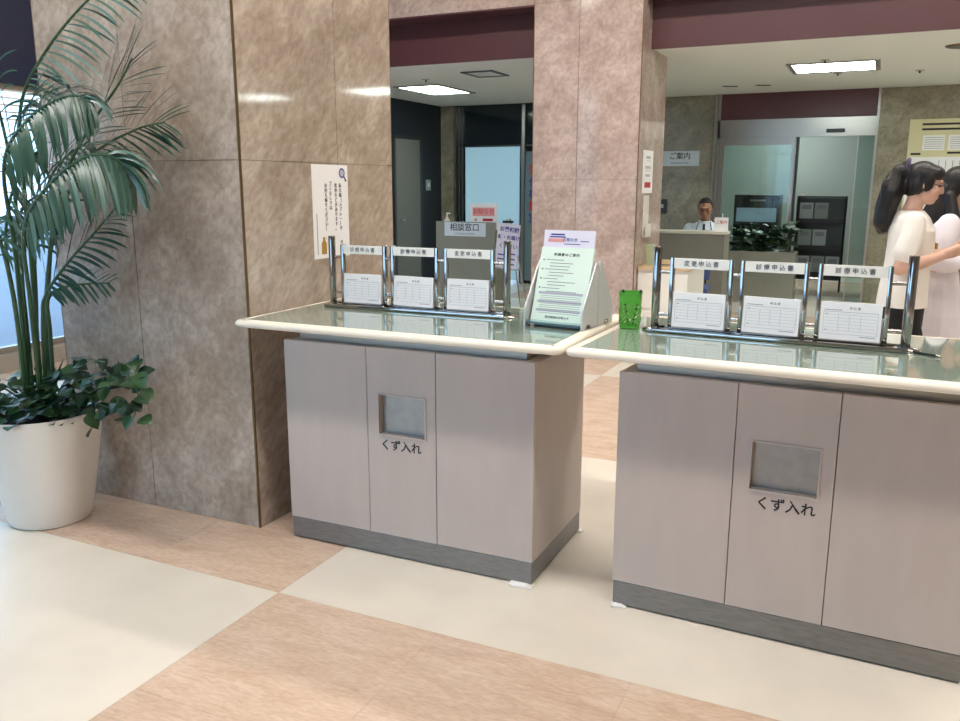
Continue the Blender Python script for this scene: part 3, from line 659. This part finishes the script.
# --- woman in the white T-shirt, seen from her right side (local front is -y, turned to face +x)
w1 = thing('person', 'person in white T-shirt and black trousers with long ponytail, holding phone', 'person', (.155, 5.10, 0), PI/2+.08)
b = bmesh.new()
trunk(b, [(0, .01, .80, .150, .105), (0, .01, .90, .160, .110), (0, 0, 1.02, .122, .088), (0, -.01, 1.15, .135, .098), (0, -.012, 1.24, .145, .105), (0, .0, 1.33, .120, .075), (0, .005, 1.37, .06, .05)])
limb(b, [(0, .01, 1.34), (0, -.004, 1.40), (0, -.018, 1.455)], [.056, .046, .047])
H1 = head(b, Vector((0, -.042, 1.512)), .18, .93)
limb(b, [(-.150, 0, 1.315), (-.185, .020, 1.19), (-.205, .055, 1.075)], [.046, .040, .034])
wr = Vector((-.145, -.165, 1.155)); limb(b, [(-.205, .055, 1.075), (-.180, -.04, 1.105), wr], [.036, .033, .024])
hand(b, wr, Vector((.45, -.85, .28)), Vector((.7, .2, .55)), 1)
limb(b, [(.150, 0, 1.315), (.185, .010, 1.19), (.200, .03, 1.075)], [.046, .040, .034])
wl_ = Vector((.07, -.20, 1.15)); limb(b, [(.200, .03, 1.075), (.150, -.08, 1.11), wl_], [.036, .033, .024])
hand(b, wl_, Vector((-.55, -.75, .22)), Vector((-.5, .2, .75)), 1)
for s, yk, ya in ((-1, -.02, .12), (1, -.10, -.20)):
    limb(b, [(s*.085, .01, .86), (s*.088, yk, .47), (s*.085, ya, .09)], [.088, .055, .038]); limb(b, [(s*.085, ya+.02, .055), (s*.09, ya-.06, .035), (s*.095, ya-.15, .028)], [.035, .034, .028])
fuse('body', b, M_SKIN, w1, .0065)
b = bmesh.new()
trunk(b, [(0, .008, .855, .188, .128), (0, .006, .95, .178, .122), (0, .0, 1.06, .158, .114), (0, -.008, 1.18, .156, .116), (0, -.006, 1.27, .158, .114), (0, .0, 1.335, .135, .088), (0, .005, 1.372, .075, .062)])
for s, e2 in ((-1, (-.192, .035, 1.155)), (1, (.192, .022, 1.155))): limb(b, [(s*.140, 0, 1.315), (s*.172, .012, 1.235), e2], [.056, .058, .062])
fuse('shirt', b, M_SHIRT, w1, .008, 4, [((0, 0, .862), (0, 0, -1))])
b = bmesh.new()
trunk(b, [(0, .01, .74, .165, .115), (0, .01, .84, .168, .118), (0, .008, .95, .150, .108)])
for s, yk, ya in ((-1, -.02, .12), (1, -.10, -.20)): limb(b, [(s*.085, .01, .84), (s*.090, yk, .47), (s*.088, ya, .12)], [.098, .080, .078])
fuse('trousers', b, M_TROUS, w1, .01, 3)
for s, ya in ((-1, .12), (1, -.20)):
    b = bmesh.new(); limb(b, [(s*.085, ya+.03, .045), (s*.09, ya-.06, .04), (s*.095, ya-.17, .032)], [.043, .043, .032]); fuse('shoe', b, M_WHITE, w1, .008, 2, [((0, 0, .002), (0, 0, -1))])
b = bmesh.new()
def he(p, r, M=None): bmesh.ops.create_uvsphere(b, u_segments=22, v_segments=12, radius=1, matrix=M @ Matrix.Translation(p) @ Matrix.Diagonal((*r, 1)))
he((0, .020, .040), (.082, .090, .084), H1); he((0, -.034, .062), (.074, .060, .048), H1); he((0, .045, -.01), (.072, .062, .080), H1)
for q in (-1, 1): he((q*.066, -.012, .01), (.018, .034, .055), H1); he((q*.068, .03, -.02), (.016, .034, .05), H1)
hp = [tuple(H1 @ Vector((0, .085, .060))), (0, .080, 1.570), (.005, .095, 1.53), (-.01, .112, 1.46), (.008, .130, 1.38), (-.006, .143, 1.31), (0, .150, 1.265)]
limb(b, hp, [.034, .046, .056, .060, .058, .048, .020], 12)
for q in range(14):
    k = 1+q % 5; p = Vector(hp[k])+Vector((rp.uniform(-.03, .03), rp.uniform(-.028, .034), rp.uniform(-.03, .03))); blob(b, p, (.020, .026, .060), None, 10)
fuse('hair', b, M_HAIR, w1, .007, 2)
mesh_obj('hair_tie', tube(bmesh.new(), [H1 @ Vector((.036*math.cos(a), .112, .082+.036*math.sin(a))) for a in [2*PI*k/14 for k in range(15)]], .010, 8), mat('mauve_scrunchie', (92, 76, 104), .7), w1, True)
eyes(w1, H1); glasses(w1, H1)
mesh_obj('print', prism(bmesh.new(), [(-.04, 1.17), (.04, 1.17), (.04, 1.20), (-.04, 1.20)], -.135, -.125, 'y'), M_GOLD, w1)
ph = thing('phone', 'small dark phone held in both hands by the person in the T-shirt', 'phone', w1.matrix_basis @ Vector((0, 0, 0)), 0)
ph.location = Matrix.Translation((.155, 5.10, 0)) @ Matrix.Rotation(PI/2+.08, 4, 'Z') @ Vector((-.035, -.275, 1.205)); ph.rotation_euler = (.9, 0, PI/2+.08)
box('phone_body', M_BLACK, ph, -.036, .036, -.004, .004, -.072, .072, .003); box('phone_screen', M_SCREEN, ph, -.033, .033, -.0045, -.004, -.066, .066)

# --- woman in the pale dress beyond, leaning towards the phone
w2 = thing('person', 'person in pale lavender dress with long loose black hair, leaning in', 'person', (.345, 5.66, 0), PI/2-.10)
b = bmesh.new()
trunk(b, [(0, .05, .80, .150, .110), (0, .05, .90, .158, .110), (0, .03, 1.02, .122, .088), (0, .0, 1.15, .135, .098), (0, -.02, 1.22, .142, .102), (0, -.035, 1.30, .120, .075), (0, -.04, 1.335, .06, .05)])
limb(b, [(0, -.035, 1.31), (0, -.050, 1.37), (0, -.065, 1.42)], [.056, .046, .046])
H2 = head(b, Vector((0, -.065, 1.480)), .34, 1.0)
for s in (-1, 1):
    limb(b, [(s*.150, -.03, 1.285), (s*.19, -.01, 1.16), (s*.20, .015, 1.045)], [.045, .040, .034]); wv_ = Vector((s*.10, -.22, 1.12)); limb(b, [(s*.20, .015, 1.045), (s*.16, -.10, 1.08), wv_], [.036, .032, .024])
    hand(b, wv_, Vector((-s*.35, -.85, .15)), Vector((-s*.7, 0, .6)), 1)
    limb(b, [(s*.085, .05, .86), (s*.088, .02, .47), (s*.085, .06, .09)], [.088, .055, .038]); limb(b, [(s*.085, .08, .055), (s*.09, 0, .035), (s*.095, -.09, .028)], [.035, .034, .028])
fuse('body', b, M_SKIN, w2, .0065)
b = bmesh.new()
trunk(b, [(0, .06, .30, .27, .25), (0, .06, .50, .245, .225), (0, .05, .75, .225, .205), (0, .045, .92, .19, .165), (0, .03, 1.05, .158, .125), (0, .0, 1.16, .158, .122), (0, -.02, 1.24, .162, .120), (0, -.035, 1.30, .135, .088), (0, -.04, 1.34, .072, .06)])
for s in (-1, 1): limb(b, [(s*.140, -.03, 1.285), (s*.180, -.015, 1.19), (s*.20, .01, 1.08), (s*.18, -.06, 1.07)], [.062, .066, .066, .062])
fuse('dress', b, M_DRESS, w2, .009, 4, [((0, 0, .31), (0, 0, -1))])
for s in (-1, 1):
    b = bmesh.new(); limb(b, [(s*.085, .08, .045), (s*.09, 0, .04), (s*.095, -.11, .032)], [.042, .042, .032]); fuse('shoe', b, M_BLACK, w2, .008, 2, [((0, 0, .002), (0, 0, -1))])
b = bmesh.new()
he((0, .026, .042), (.086, .094, .086), H2); he((0, -.034, .064), (.076, .066, .052), H2); he((0, .055, -.02), (.076, .062, .090), H2)
for q in (-1, 1):
    he((q*.070, .022, -.005), (.018, .034, .07), H2)
    limb(b, [H2 @ Vector((q*.070, .03, -.05)), (q*.09, -.045, 1.33), (q*.09, -.115, 1.22), (q*.08, -.135, 1.13)], [.030, .036, .036, .018], 10)
limb(b, [H2 @ Vector((0, .07, -.04)), (0, .03, 1.36), (0, .075, 1.26), (0, .10, 1.16)], [.070, .085, .085, .04], 12)
fuse('hair', b, M_HAIR, w2, .007, 2)
mesh_obj('hair_band', tube(bmesh.new(), [H2 @ Vector((.092*math.cos(a), -.02, .040+.096*math.sin(a))) for a in [PI*k/16 for k in range(17)]], .007, 8), mat('grey_hair_band', (70, 76, 82), .6), w2, True)
eyes(w2, H2)
mesh_obj('lanyard', tube(bmesh.new(), [(-.06, -.05, 1.34), (-.06, -.135, 1.25), (-.02, -.15, 1.10), (.04, -.14, 1.25), (.06, -.05, 1.34)], .006, 6), M_GREYINK, w2, True)

# --- man seated behind the information desk
MX, MY = -1.88, 10.24
mn = thing('person', 'person in pale blue shirt and dark tie seated behind the information desk', 'person', (MX, MY, 0), .12)
b = bmesh.new()
trunk(b, [(0, .10, .44, .170, .130), (0, .10, .55, .172, .125), (0, .08, .68, .155, .110), (0, .05, .82, .168, .112), (0, .03, .94, .175, .112), (0, .03, 1.03, .150, .08), (0, .03, 1.07, .065, .055)])
limb(b, [(0, .03, 1.04), (0, .02, 1.10), (0, .0, 1.15)], [.062, .054, .054])
H3 = head(b, Vector((0, -.015, 1.222)), .10, 1.06, .0)
for s in (-1, 1):
    limb(b, [(s*.185, .03, 1.0), (s*.23, .02, .85), (s*.23, -.02, .735)], [.052, .045, .038]); wm = Vector((s*.10, -.20, .80)); limb(b, [(s*.23, -.02, .735), (s*.17, -.12, .765), wm], [.04, .035, .026])
    hand(b, wm, Vector((-s*.4, -.8, .02)), Vector((0, 0, -1)), .6)
    limb(b, [(s*.09, .08, .50), (s*.11, -.34, .49), (s*.11, -.30, .09)], [.085, .06, .04]); limb(b, [(s*.11, -.28, .055), (s*.12, -.36, .035), (s*.125, -.46, .028)], [.037, .036, .03])
fuse('body', b, M_SKINM, mn, .007)
b = bmesh.new()
trunk(b, [(0, .10, .50, .185, .142), (0, .09, .62, .180, .132), (0, .07, .74, .178, .128), (0, .045, .88, .190, .128), (0, .03, .97, .188, .120), (0, .03, 1.045, .150, .085), (0, .03, 1.085, .072, .066)])
for s in (-1, 1): limb(b, [(s*.175, .03, 1.0), (s*.225, .02, .86), (s*.235, .0, .76)], [.066, .066, .06])
fuse('shirt', b, M_UNIF, mn, .009, 3)
b = bmesh.new()
trunk(b, [(0, .10, .42, .175, .135), (0, .10, .56, .178, .132)])
for s in (-1, 1): limb(b, [(s*.09, .08, .50), (s*.11, -.34, .49), (s*.11, -.30, .12)], [.094, .075, .065])
fuse('trousers', b, M_TIE, mn, .01, 3)
for s in (-1, 1):
    b = bmesh.new(); limb(b, [(s*.11, -.27, .05), (s*.12, -.36, .042), (s*.125, -.48, .034)], [.045, .045, .034]); fuse('shoe', b, M_BLACK, mn, .009, 2, [((0, 0, .002), (0, 0, -1))])
b = bmesh.new()
he((0, .030, .050), (.080, .088, .082), H3); he((0, -.030, .092), (.056, .036, .020), H3); he((0, .058, -.005), (.072, .052, .066), H3)
for q in (-1, 1): he((q*.068, .012, .03), (.014, .03, .035), H3)
fuse('hair', b, mat('short_dark_hair', (40, 34, 32), .5), mn, .007, 2)
eyes(mn, H3); glasses(mn, H3)
mesh_obj('tie', prism(bmesh.new(), [(-.014, 1.055), (.014, 1.055), (.012, 1.03), (.034, .80), (0, .76), (-.034, .80), (-.012, 1.03)], -.112, -.098, 'y'), M_TIE, mn)
mesh_obj('collar', tube(bmesh.new(), [(.066*math.cos(a), .018+.062*math.sin(a), 1.085-.012*math.sin(a)*-1) for a in [2*PI*k/18 for k in range(19)]], .011, 8), M_UNIF, mn, True)
mesh_obj('lanyard', tube(bmesh.new(), [(-.065, -.02, 1.08), (-.09, -.095, .98), (-.05, -.115, .82), (.05, -.115, .82), (.09, -.095, .98), (.065, -.02, 1.08)], .005, 6), M_DKGREY, mn, True)
ch = thing('office_chair', 'dark office chair under the person at the information desk', 'chair', (MX, MY+.10, 0))
box('seat', M_BLACK, ch, -.23, .23, -.22, .22, .36, .43, .03); box('backrest', M_BLACK, ch, -.2, .2, .20, .25, .52, .92, .02)
mesh_obj('column', lathe(bmesh.new(), [(.03, .06), (.03, .36)], 12), M_DKGREY, ch)
for k in range(5): a = 2*PI*k/5; mesh_obj('foot', tube(bmesh.new(), [(0, 0, .08), (.26*math.cos(a), .26*math.sin(a), .03)], [.025, .018]), M_DKGREY, ch)

# ------------------------------------------------------------------ information desk, small white desk, blue chair
d = thing('information_desk', 'grey-green information desk with a pale top below the wall sign', 'desk', (-1.9, 9.62, 0))
box('front_panel', M_COUNTG, d, -.38, .36, 0, .03, .0, .965); box('side_panel', M_COUNTG, d, -.38, -.35, .03, .34, 0, .965); box('side_panel', M_COUNTG, d, .33, .36, .03, .34, 0, .965)
box('desk_top', M_COUNTT, d, -.40, .385, -.02, .22, .966, 1.0, .006); box('work_shelf', M_COUNTT, d, -.35, .33, .03, .20, .70, .725)
s = thing('desk_sign', 'small white information sign with red letters standing on the information desk', 'sign', (-1.60, 9.72, 1.0005), .05)
box('sign_plate', M_PAPER, s, -.075, .075, -.003, .003, 0, .15); text('ご案内', .042, M_REDINK, s, (0, -.0038, .095)); box('sign_foot', M_ACRYL, s, -.06, .06, -.025, .025, 0, .004)
s = thing('pump_bottle', 'small white pump bottle beside the red lettered desk sign', 'bottle', (-1.60, 9.78, 1.0005))
mesh_obj('bottle_body', lathe(bmesh.new(), [(.024, 0), (.026, .004), (.026, .12), (.012, .14), (.010, .15)], 16), M_WHITE, s, True); mesh_obj('pump', tube(bmesh.new(), [(0, 0, .15), (0, 0, .185), (.0, -.03, .185)], .006), M_WHITE, s, True)
s = thing('wall_sign', 'pale blue information sign plate on the marble wall above the desk', 'sign', (-2.59, YB-.002, 1.765))
box('sign_plate', M_PLATE, s, -.268, .268, -.012, 0, 0, .205, .002); text('ご案内', .10, M_INK, s, (0, -.0128, .13), bold=.001); text('INFORMATION', .036, M_BLUEINK, s, (0, -.0128, .04))
for (lbl, x, z) in (('small dark wall socket box on the marble wall behind the desk', -2.80, 1.21), ('small dark intercom on the marble wall beside the big notice board', .06, 1.02)):
    s = thing('wall_box', lbl, 'wall box', (x, YB-.001, z)); box('case', M_DKGREY, s, -.055, .055, -.04, 0, -.10, .10, .006); box('button', M_STEEL, s, -.02, .02, -.044, -.04, -.02, .03)
d = thing('side_desk', 'low white desk with light wood top against the pinkish pillar', 'desk', (-1.968, 7.56, 0))
box('front_panel', M_WHITE, d, 0, .455, .01, .03, 0, .745); box('side_panel', M_WHITE, d, .435, .455, .03, .80, 0, .745); box('side_panel', M_WHITE, d, 0, .02, .03, .80, 0, .745)
box('desk_top', M_WOOD, d, 0, .475, -.01, .82, .746, .776, .004)
for z in (.25, .5): box('drawer_front', M_ACRYL, d, .03, .425, .004, .01, z-.11, z+.11, .002)
s = thing('booklet', 'pale green booklet leaning on the small white desk', 'booklet', (-1.885, 7.74, .777), -.2); s.rotation_euler = (0, -.14, -.2)
box('cover', mat('pale_green_cover', (178, 196, 160), .6), s, -.045, .045, -.006, .006, 0, .19, .002); box('pages', M_PAPER, s, -.042, .046, -.004, .004, .002, .188)
pen('dark pen lying on the light wood desk top', (-1.76, 7.72, .777), .3)
s = thing('wall_notice', 'white notice with a red box on the side of the pinkish pillar', 'notice', (P2[1]+.0015, 7.62, 1.43), PI/2)
box('notice_sheet', M_PAPER, s, 0, .36, -.004, 0, 0, .385); mesh_obj('red_box', bars([(.07, .29, .05, .10)], -.004), M_REDINK, s)
mesh_obj('printed_lines', bars([(.1, .26, .31, .335), (.12, .28, .29, .295), (.08, .27, .22, .245), (.08, .27, .20, .206), (.09, .26, .15, .17)], -.004), M_PALEINK, s)
s = thing('leaflet_holder', 'narrow white leaflet holder under the notice on the pinkish pillar', 'holder', (P2[1]+.0015, 7.70, 1.03), PI/2)
box('holder_back', M_ACRYL, s, 0, .18, -.006, 0, 0, .38); box('holder_pocket', M_ACRYL, s, 0, .18, -.035, -.028, 0, .12); box('pocket_base', M_ACRYL, s, 0, .18, -.028, -.006, 0, .006)
c = thing('office_chair', 'blue upholstered chair between the white desk and information desk', 'chair', (-1.74, 8.78, 0), .1)
box('seat', M_BLUEC, c, -.21, .21, -.21, .21, .42, .48, .02); box('backrest', M_BLUEC, c, -.19, .19, .19, .23, .52, .74, .015)
for a in (-1, 1):
    for e in (-1, 1): mesh_obj('leg', tube(bmesh.new(), [(a*.17, e*.17, .42), (a*.19, e*.19, .005)], .012), M_BLACK, c, True)
for a in (-1, 1): mesh_obj('back_post', tube(bmesh.new(), [(a*.15, .19, .44), (a*.15, .215, .60)], .01), M_BLACK, c, True)

# ------------------------------------------------------------------ glass door bay with corridor things
d = structure(thing('door_1', None, None, (0, YB, 0)))
box('maroon_panel', M_RED, d, BX0+.03, BX1-.03, -.01, .08, 2.36, CEIL-.002); hd = box('header', M_STEEL, d, BX0+.05, BX1-.02, -.03, .10, 2.125, 2.36)
box('sensor', M_DKGREY, hd, -.72, -.50, -.065, -.031, 2.17, 2.215, .006)
for (a, b, m) in ((BX0, BX0+.035, M_STEEL), (BX0+.045, BX0+.08, M_STEEL), (BX1-.025, BX1, M_STEEL)): box('jamb', m, d, a, b, -.03, .12, 0, 2.70 if a < -1 else 2.69)
box('mullion', M_STEEL, d, -1.125, -1.085, -.02, .08, 0, 2.125); box('mullion', M_DKGREY, d, -1.075, -1.045, .0, .06, 0, 2.125)
box('glass_frame', M_STEEL, d, -2.06, -2.0, 0, .05, 0, 2.125); box('glass_frame', M_STEEL, d, -2.0, -1.125, 0, .05, 2.03, 2.125); box('glass_frame', M_STEEL, d, -2.0, -1.125, 0, .05, 0, .10)
box('pane', M_CLEAR, d, -2.0, -1.125, .02, .028, .10, 2.03)
box('side_pane', M_CLEAR, d, -.33, -.15, .02, .028, 0, 2.125); box('pane_edge', M_STEEL, d, -.345, -.33, .015, .035, 0, 2.125)
box('door_pull', M_CHROME, d, -1.11, -1.095, -.06, -.02, .9, 1.25)
k = thing('ticket_kiosk', 'dark kiosk machine with a wide pale screen behind the glass pane', 'kiosk', (-1.65, 13.0, 0))
box('cabinet', M_DKGREY, k, -.32, .32, 0, .40, 0, 1.37, .01); box('screen', M_SCREEN, k, -.28, .28, -.006, 0, .98, 1.18); box('logo_strip', M_STEEL, k, -.10, .12, -.004, 0, 1.275, 1.30); box('slot_panel', M_BLACK, k, -.28, .28, -.008, 0, .72, .92); box('ledge', M_STEEL, k, -.30, .30, -.06, 0, .68, .70)
r = thing('magazine_rack', 'black wire leaflet rack standing in the corridor doorway', 'rack', (-.765, 13.0, 0))
for sx in (-.32, .32):
    for sy2 in (0, .16): mesh_obj('upright', tube(bmesh.new(), [(sx, sy2, 0), (sx, sy2, 1.355)], .012, 8), M_BLACK, r)
for zz in (.27, .65, 1.03): box('shelf_front', M_BLACK, r, -.31, .31, -.01, .002, zz-.05, zz+.01); box('shelf', M_BLACK, r, -.31, .31, .002, .15, zz-.06, zz-.05)
box('back_panel', mat('smoked_back', (54, 64, 66), .4), r, -.31, .31, .15, .158, .15, 1.33); box('top_bar', M_BLACK, r, -.32, .32, -.01, .01, 1.335, 1.355)
for i, zz in enumerate((.27, .65, 1.03)):
    for j in range(3):
        if (i, j) in ((2, 2), (1, 2)): continue
        l = thing('magazine', 'pale grey leaflet on the %s shelf of the black corridor rack' % ('lower', 'middle', 'top')[i], 'leaflet', (-.765-.2+.2*j, 13.0+.03, zz-.0495), 0, 'leaflets in the corridor rack'); l.rotation_euler = (-.12, 0, 0)
        box('cover', mat('grey_cover_%d' % ((i+j) % 2), ((150, 158, 164), (128, 138, 136))[(i+j) % 2], .5), l, -.09, .09, 0, .008, 0, .285); mesh_obj('cover_print', bars([(-.06, .06, .19, .25)], 0), M_GREYINK, l)
s = thing('rack_label', 'small white label card on top of the black corridor rack', 'card', (-1.02, 13.0, 1.3555)); box('card', M_PAPER, s, -.05, .05, -.002, .002, 0, .035); box('card_foot', M_PAPER, s, -.05, .05, .002, .03, 0, .002)
p = thing('planter_box', 'long beige planter box in front of the glass pane', 'planter', (-1.345, 11.45, 0))
for q in ((-.42, .42, -.15, -.13), (-.42, .42, .13, .15), (-.42, -.40, -.13, .13), (.40, .42, -.13, .13)): box('wall_panel', M_COUNTG, p, *q, 0, .67)
box('soil', M_SOIL, p, -.40, .40, -.13, .13, .30, .62)
for i in range(4):
    bush = thing('shrub', ('dark leafy shrub at the information desk end of the planter box', 'tall dark shrub in the planter box, in front of the kiosk screen', 'low dark shrub between the two tall ones in the planter box', 'tall dark shrub at the leaflet rack end of the planter box')[i], 'plant', (-1.345-.29+.195*i, 11.45, .61), 0, 'shrubs in the planter box')
    mesh_obj('stem', tube(bmesh.new(), [(0, 0, 0), (.02, 0, .2), (0, 0, .38)], .008), M_STEM, bush)
    for q in range(36):
        a = rp.uniform(0, 2*PI); o = bpy.data.objects.new('leaf', LM[q % 6]); COL.objects.link(o); o.parent = bush
        o.location = (rp.uniform(-.09, .09), rp.uniform(-.10, .08), rp.uniform(.04, .42 if i in (1, 3) else .34)); o.rotation_euler = (rp.uniform(-.5, .5), rp.uniform(-.9, .4), a); sc = rp.uniform(.09, .14); o.scale = (sc, sc, sc)

# ------------------------------------------------------------------ big notice board on the right of the door bay
n = thing('notice_board', 'large cream floor guide board with printed tables on the marble wall', 'notice board', (.235, YB-.002, 1.05))
box('board', M_CREAMP, n, 0, 1.5, -.015, 0, 0, 1.255)
mesh_obj('panel_print', bars([(.02, .96, .05, .80), (.99, 1.46, .05, .80), (.16, .40, .88, 1.06), (.44, .62, .88, 1.06), (.66, 1.4, .88, 1.06)], -.015), M_PAPER, n)
mesh_obj('headline_print', bars([(.14, 1.2, 1.18, 1.205), (.14, .62, 1.12, 1.145), (.04, .15, .825, .85), (.44, .60, .835, .86)], -.0155), M_INK, n)
L = []
for q in range(11): L.append((.05, .30, .10+q*.06, .104+q*.06)); 
for q in range(14): L.append((.36+q*.075, .366+q*.075, .10, .76))
for q in range(6): L.append((.18, .39, .90+q*.026, .905+q*.026)); L.append((.46, .61, .90+q*.026, .905+q*.026))
mesh_obj('table_print', bars(L, -.0155), M_GREYINK, n)

# ------------------------------------------------------------------ left part of the office
d = structure(thing('door_2', None, None, (XL, 10.55, 0)))
box('door_leaf', M_DOORG, d, 0, .03, 0, .72, 0, 2.155); box('frame', M_DKGREY, d, 0, .04, -.05, 0, 0, 2.20); box('frame', M_DKGREY, d, 0, .04, .72, .77, 0, 2.20); box('frame', M_DKGREY, d, 0, .04, 0, .72, 2.155, 2.20)
mesh_obj('handle', tube(bmesh.new(), [(.03, .08, 1.0), (.08, .08, 1.0), (.08, .18, 1.0)], .01), M_STEEL, d)
s = thing('switch_plate', 'pale switch plate on the dark blue office wall', 'switch', (XL+.001, 11.56, 1.42)); box('plate', mat('pale_switch', (150, 170, 168), .4), s, 0, .012, -.07, .07, 0, .16, .003); box('switch_button', M_WHITE, s, .012, .016, -.03, .03, .05, .11)
# glazed partition between the marble strip and pillar
g = structure(thing('window_7', None, None, (0, YB, 0)))
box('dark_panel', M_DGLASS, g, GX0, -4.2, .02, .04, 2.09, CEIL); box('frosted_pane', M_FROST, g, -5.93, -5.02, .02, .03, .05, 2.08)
box('dark_pane', M_DGLASS, g, GX0, -5.93, .02, .04, 0, 2.09); box('dark_pane', M_DGLASS, g, -5.02, -4.2, .05, .06, 0, 2.09)
for x, w in ((-6.10, .03), (-6.03, .02), (-5.98, .02), (-4.97, .05), (-4.62, .03), (-4.25, .04)): box('mullion', M_STEEL, g, x, x+w, -.02, .05, 0, CEIL-.02)
box('transom', M_DKGREY, g, GX0, -4.2, -.01, .018, 2.075, 2.10)
box('pale_pane', mat('pale_glass', (110, 134, 144), .2), g, -4.93, -4.63, .02, .03, .05, 2.0)
sgn = thing('door_lettering', 'vertical strip of red and blue stick-on letters on the glass', 'lettering', (-4.78, YB+.0195, 1.72))
for k_, (s_, m_) in enumerate((('受', M_REDINK), ('付', M_BLUEINK), ('相', M_BLUEINK), ('談', M_REDINK), ('室', M_BLUEINK))): text(s_, .16, m_, sgn, (0, 0, -.18*k_), bold=.004)
d = thing('consultation_counter', 'grey-green counter with an upright panel carrying the consultation sign', 'counter', (-4.45, 9.0, 0))
box('front_panel', M_PANELG, d, -.39, .39, 0, .03, 0, 1.075, .003); box('side_panel', M_PANELG, d, -.39, -.36, .03, .45, 0, .98); box('side_panel', M_PANELG, d, .36, .39, .03, .45, 0, .98); box('counter_top', M_COUNTT, d, -.36, .36, .03, .45, .95, .98)
sp_ = box('sign_plate', M_PLATE, d, -.27, .275, -.008, -.0002, .905, 1.065, .001); sp_['label'] = 'pale blue plate with dark lettering'
text('相談窓口', .098, M_INK, sp_, (0, -.0085, 1.005), bold=.001); text('CONSULTATION', .034, M_GREYINK, sp_, (0, -.0085, .933))
s = thing('sanitiser_bottle', 'white pump bottle on the corner of the consultation counter', 'bottle', (-4.74, 9.10, .9805))
mesh_obj('bottle_body', lathe(bmesh.new(), [(.034, 0), (.036, .005), (.036, .10), (.015, .13), (.013, .14)], 16), M_WHITE, s, True); mesh_obj('pump', tube(bmesh.new(), [(0, 0, .14), (0, 0, .19), (.05, -.02, .185)], .009), M_WHITE, s, True)
s = thing('red_print_sign', 'white card with pink and red print standing on the consultation counter', 'sign', (-4.26, 9.12, .9805), .05)
box('card', M_PAPER, s, -.175, .175, -.003, .003, 0, .305); mesh_obj('pink_print', bars([(-.14, .14, .16, .26)], -.003), M_PINKINK, s); mesh_obj('red_print', bars([(-.01, .12, .10, .132)], -.003), M_REDINK, s); mesh_obj('dark_print', bars([(-.11, -.09, .1, .13)], -.003), M_GREYINK, s); box('card_foot', M_ACRYL, s, -.12, .12, .003, .06, 0, .004)
text('お知らせ', .07, M_REDINK, s, (0, -.0045, .21))
e = thing('easel_sign', 'white board with blue writing on a thin folding easel', 'easel', (-3.87, 8.95, 0))
bd = box('board', M_PAPERL, e, -.15, .13, -.01, .0, .55, 1.07); bd.rotation_euler = (0, .10, 0); bd.location = (-.075, 0, .0)
text('お薬相談', .062, M_BLUEINK, bd, (0, -.0108, 1.0), bold=.0015); text('新・お届け', .055, M_BLUEINK, bd, (0, -.0108, .91), bold=.0015); text('ください', .060, M_INK, bd, (0, -.0108, .81), bold=.0008)
mesh_obj('printed_lines', bars([(-.12, -.03, .70, .715), (-.12, -.04, .65, .665), (.02, .1, .72, .735), (.02, .1, .66, .675), (.02, .1, .6, .615)], -.0102), M_BLUEINK, bd)
for pts in ([(-.02, .0, 1.12), (-.25, -.06, 0)], [(.02, .0, 1.12), (.30, -.06, 0)], [(0, .02, 1.12), (0, .40, 0)]): mesh_obj('leg', tube(bmesh.new(), [(a, b_+.02, z) for a, b_, z in pts], .008, 8), M_STEEL, e, True)
box('clip', M_BLACK, e, -.06, .06, -.02, .02, 1.075, 1.10); box('ledge', M_STEEL, e, -.17, .15, -.03, .005, .535, .548)
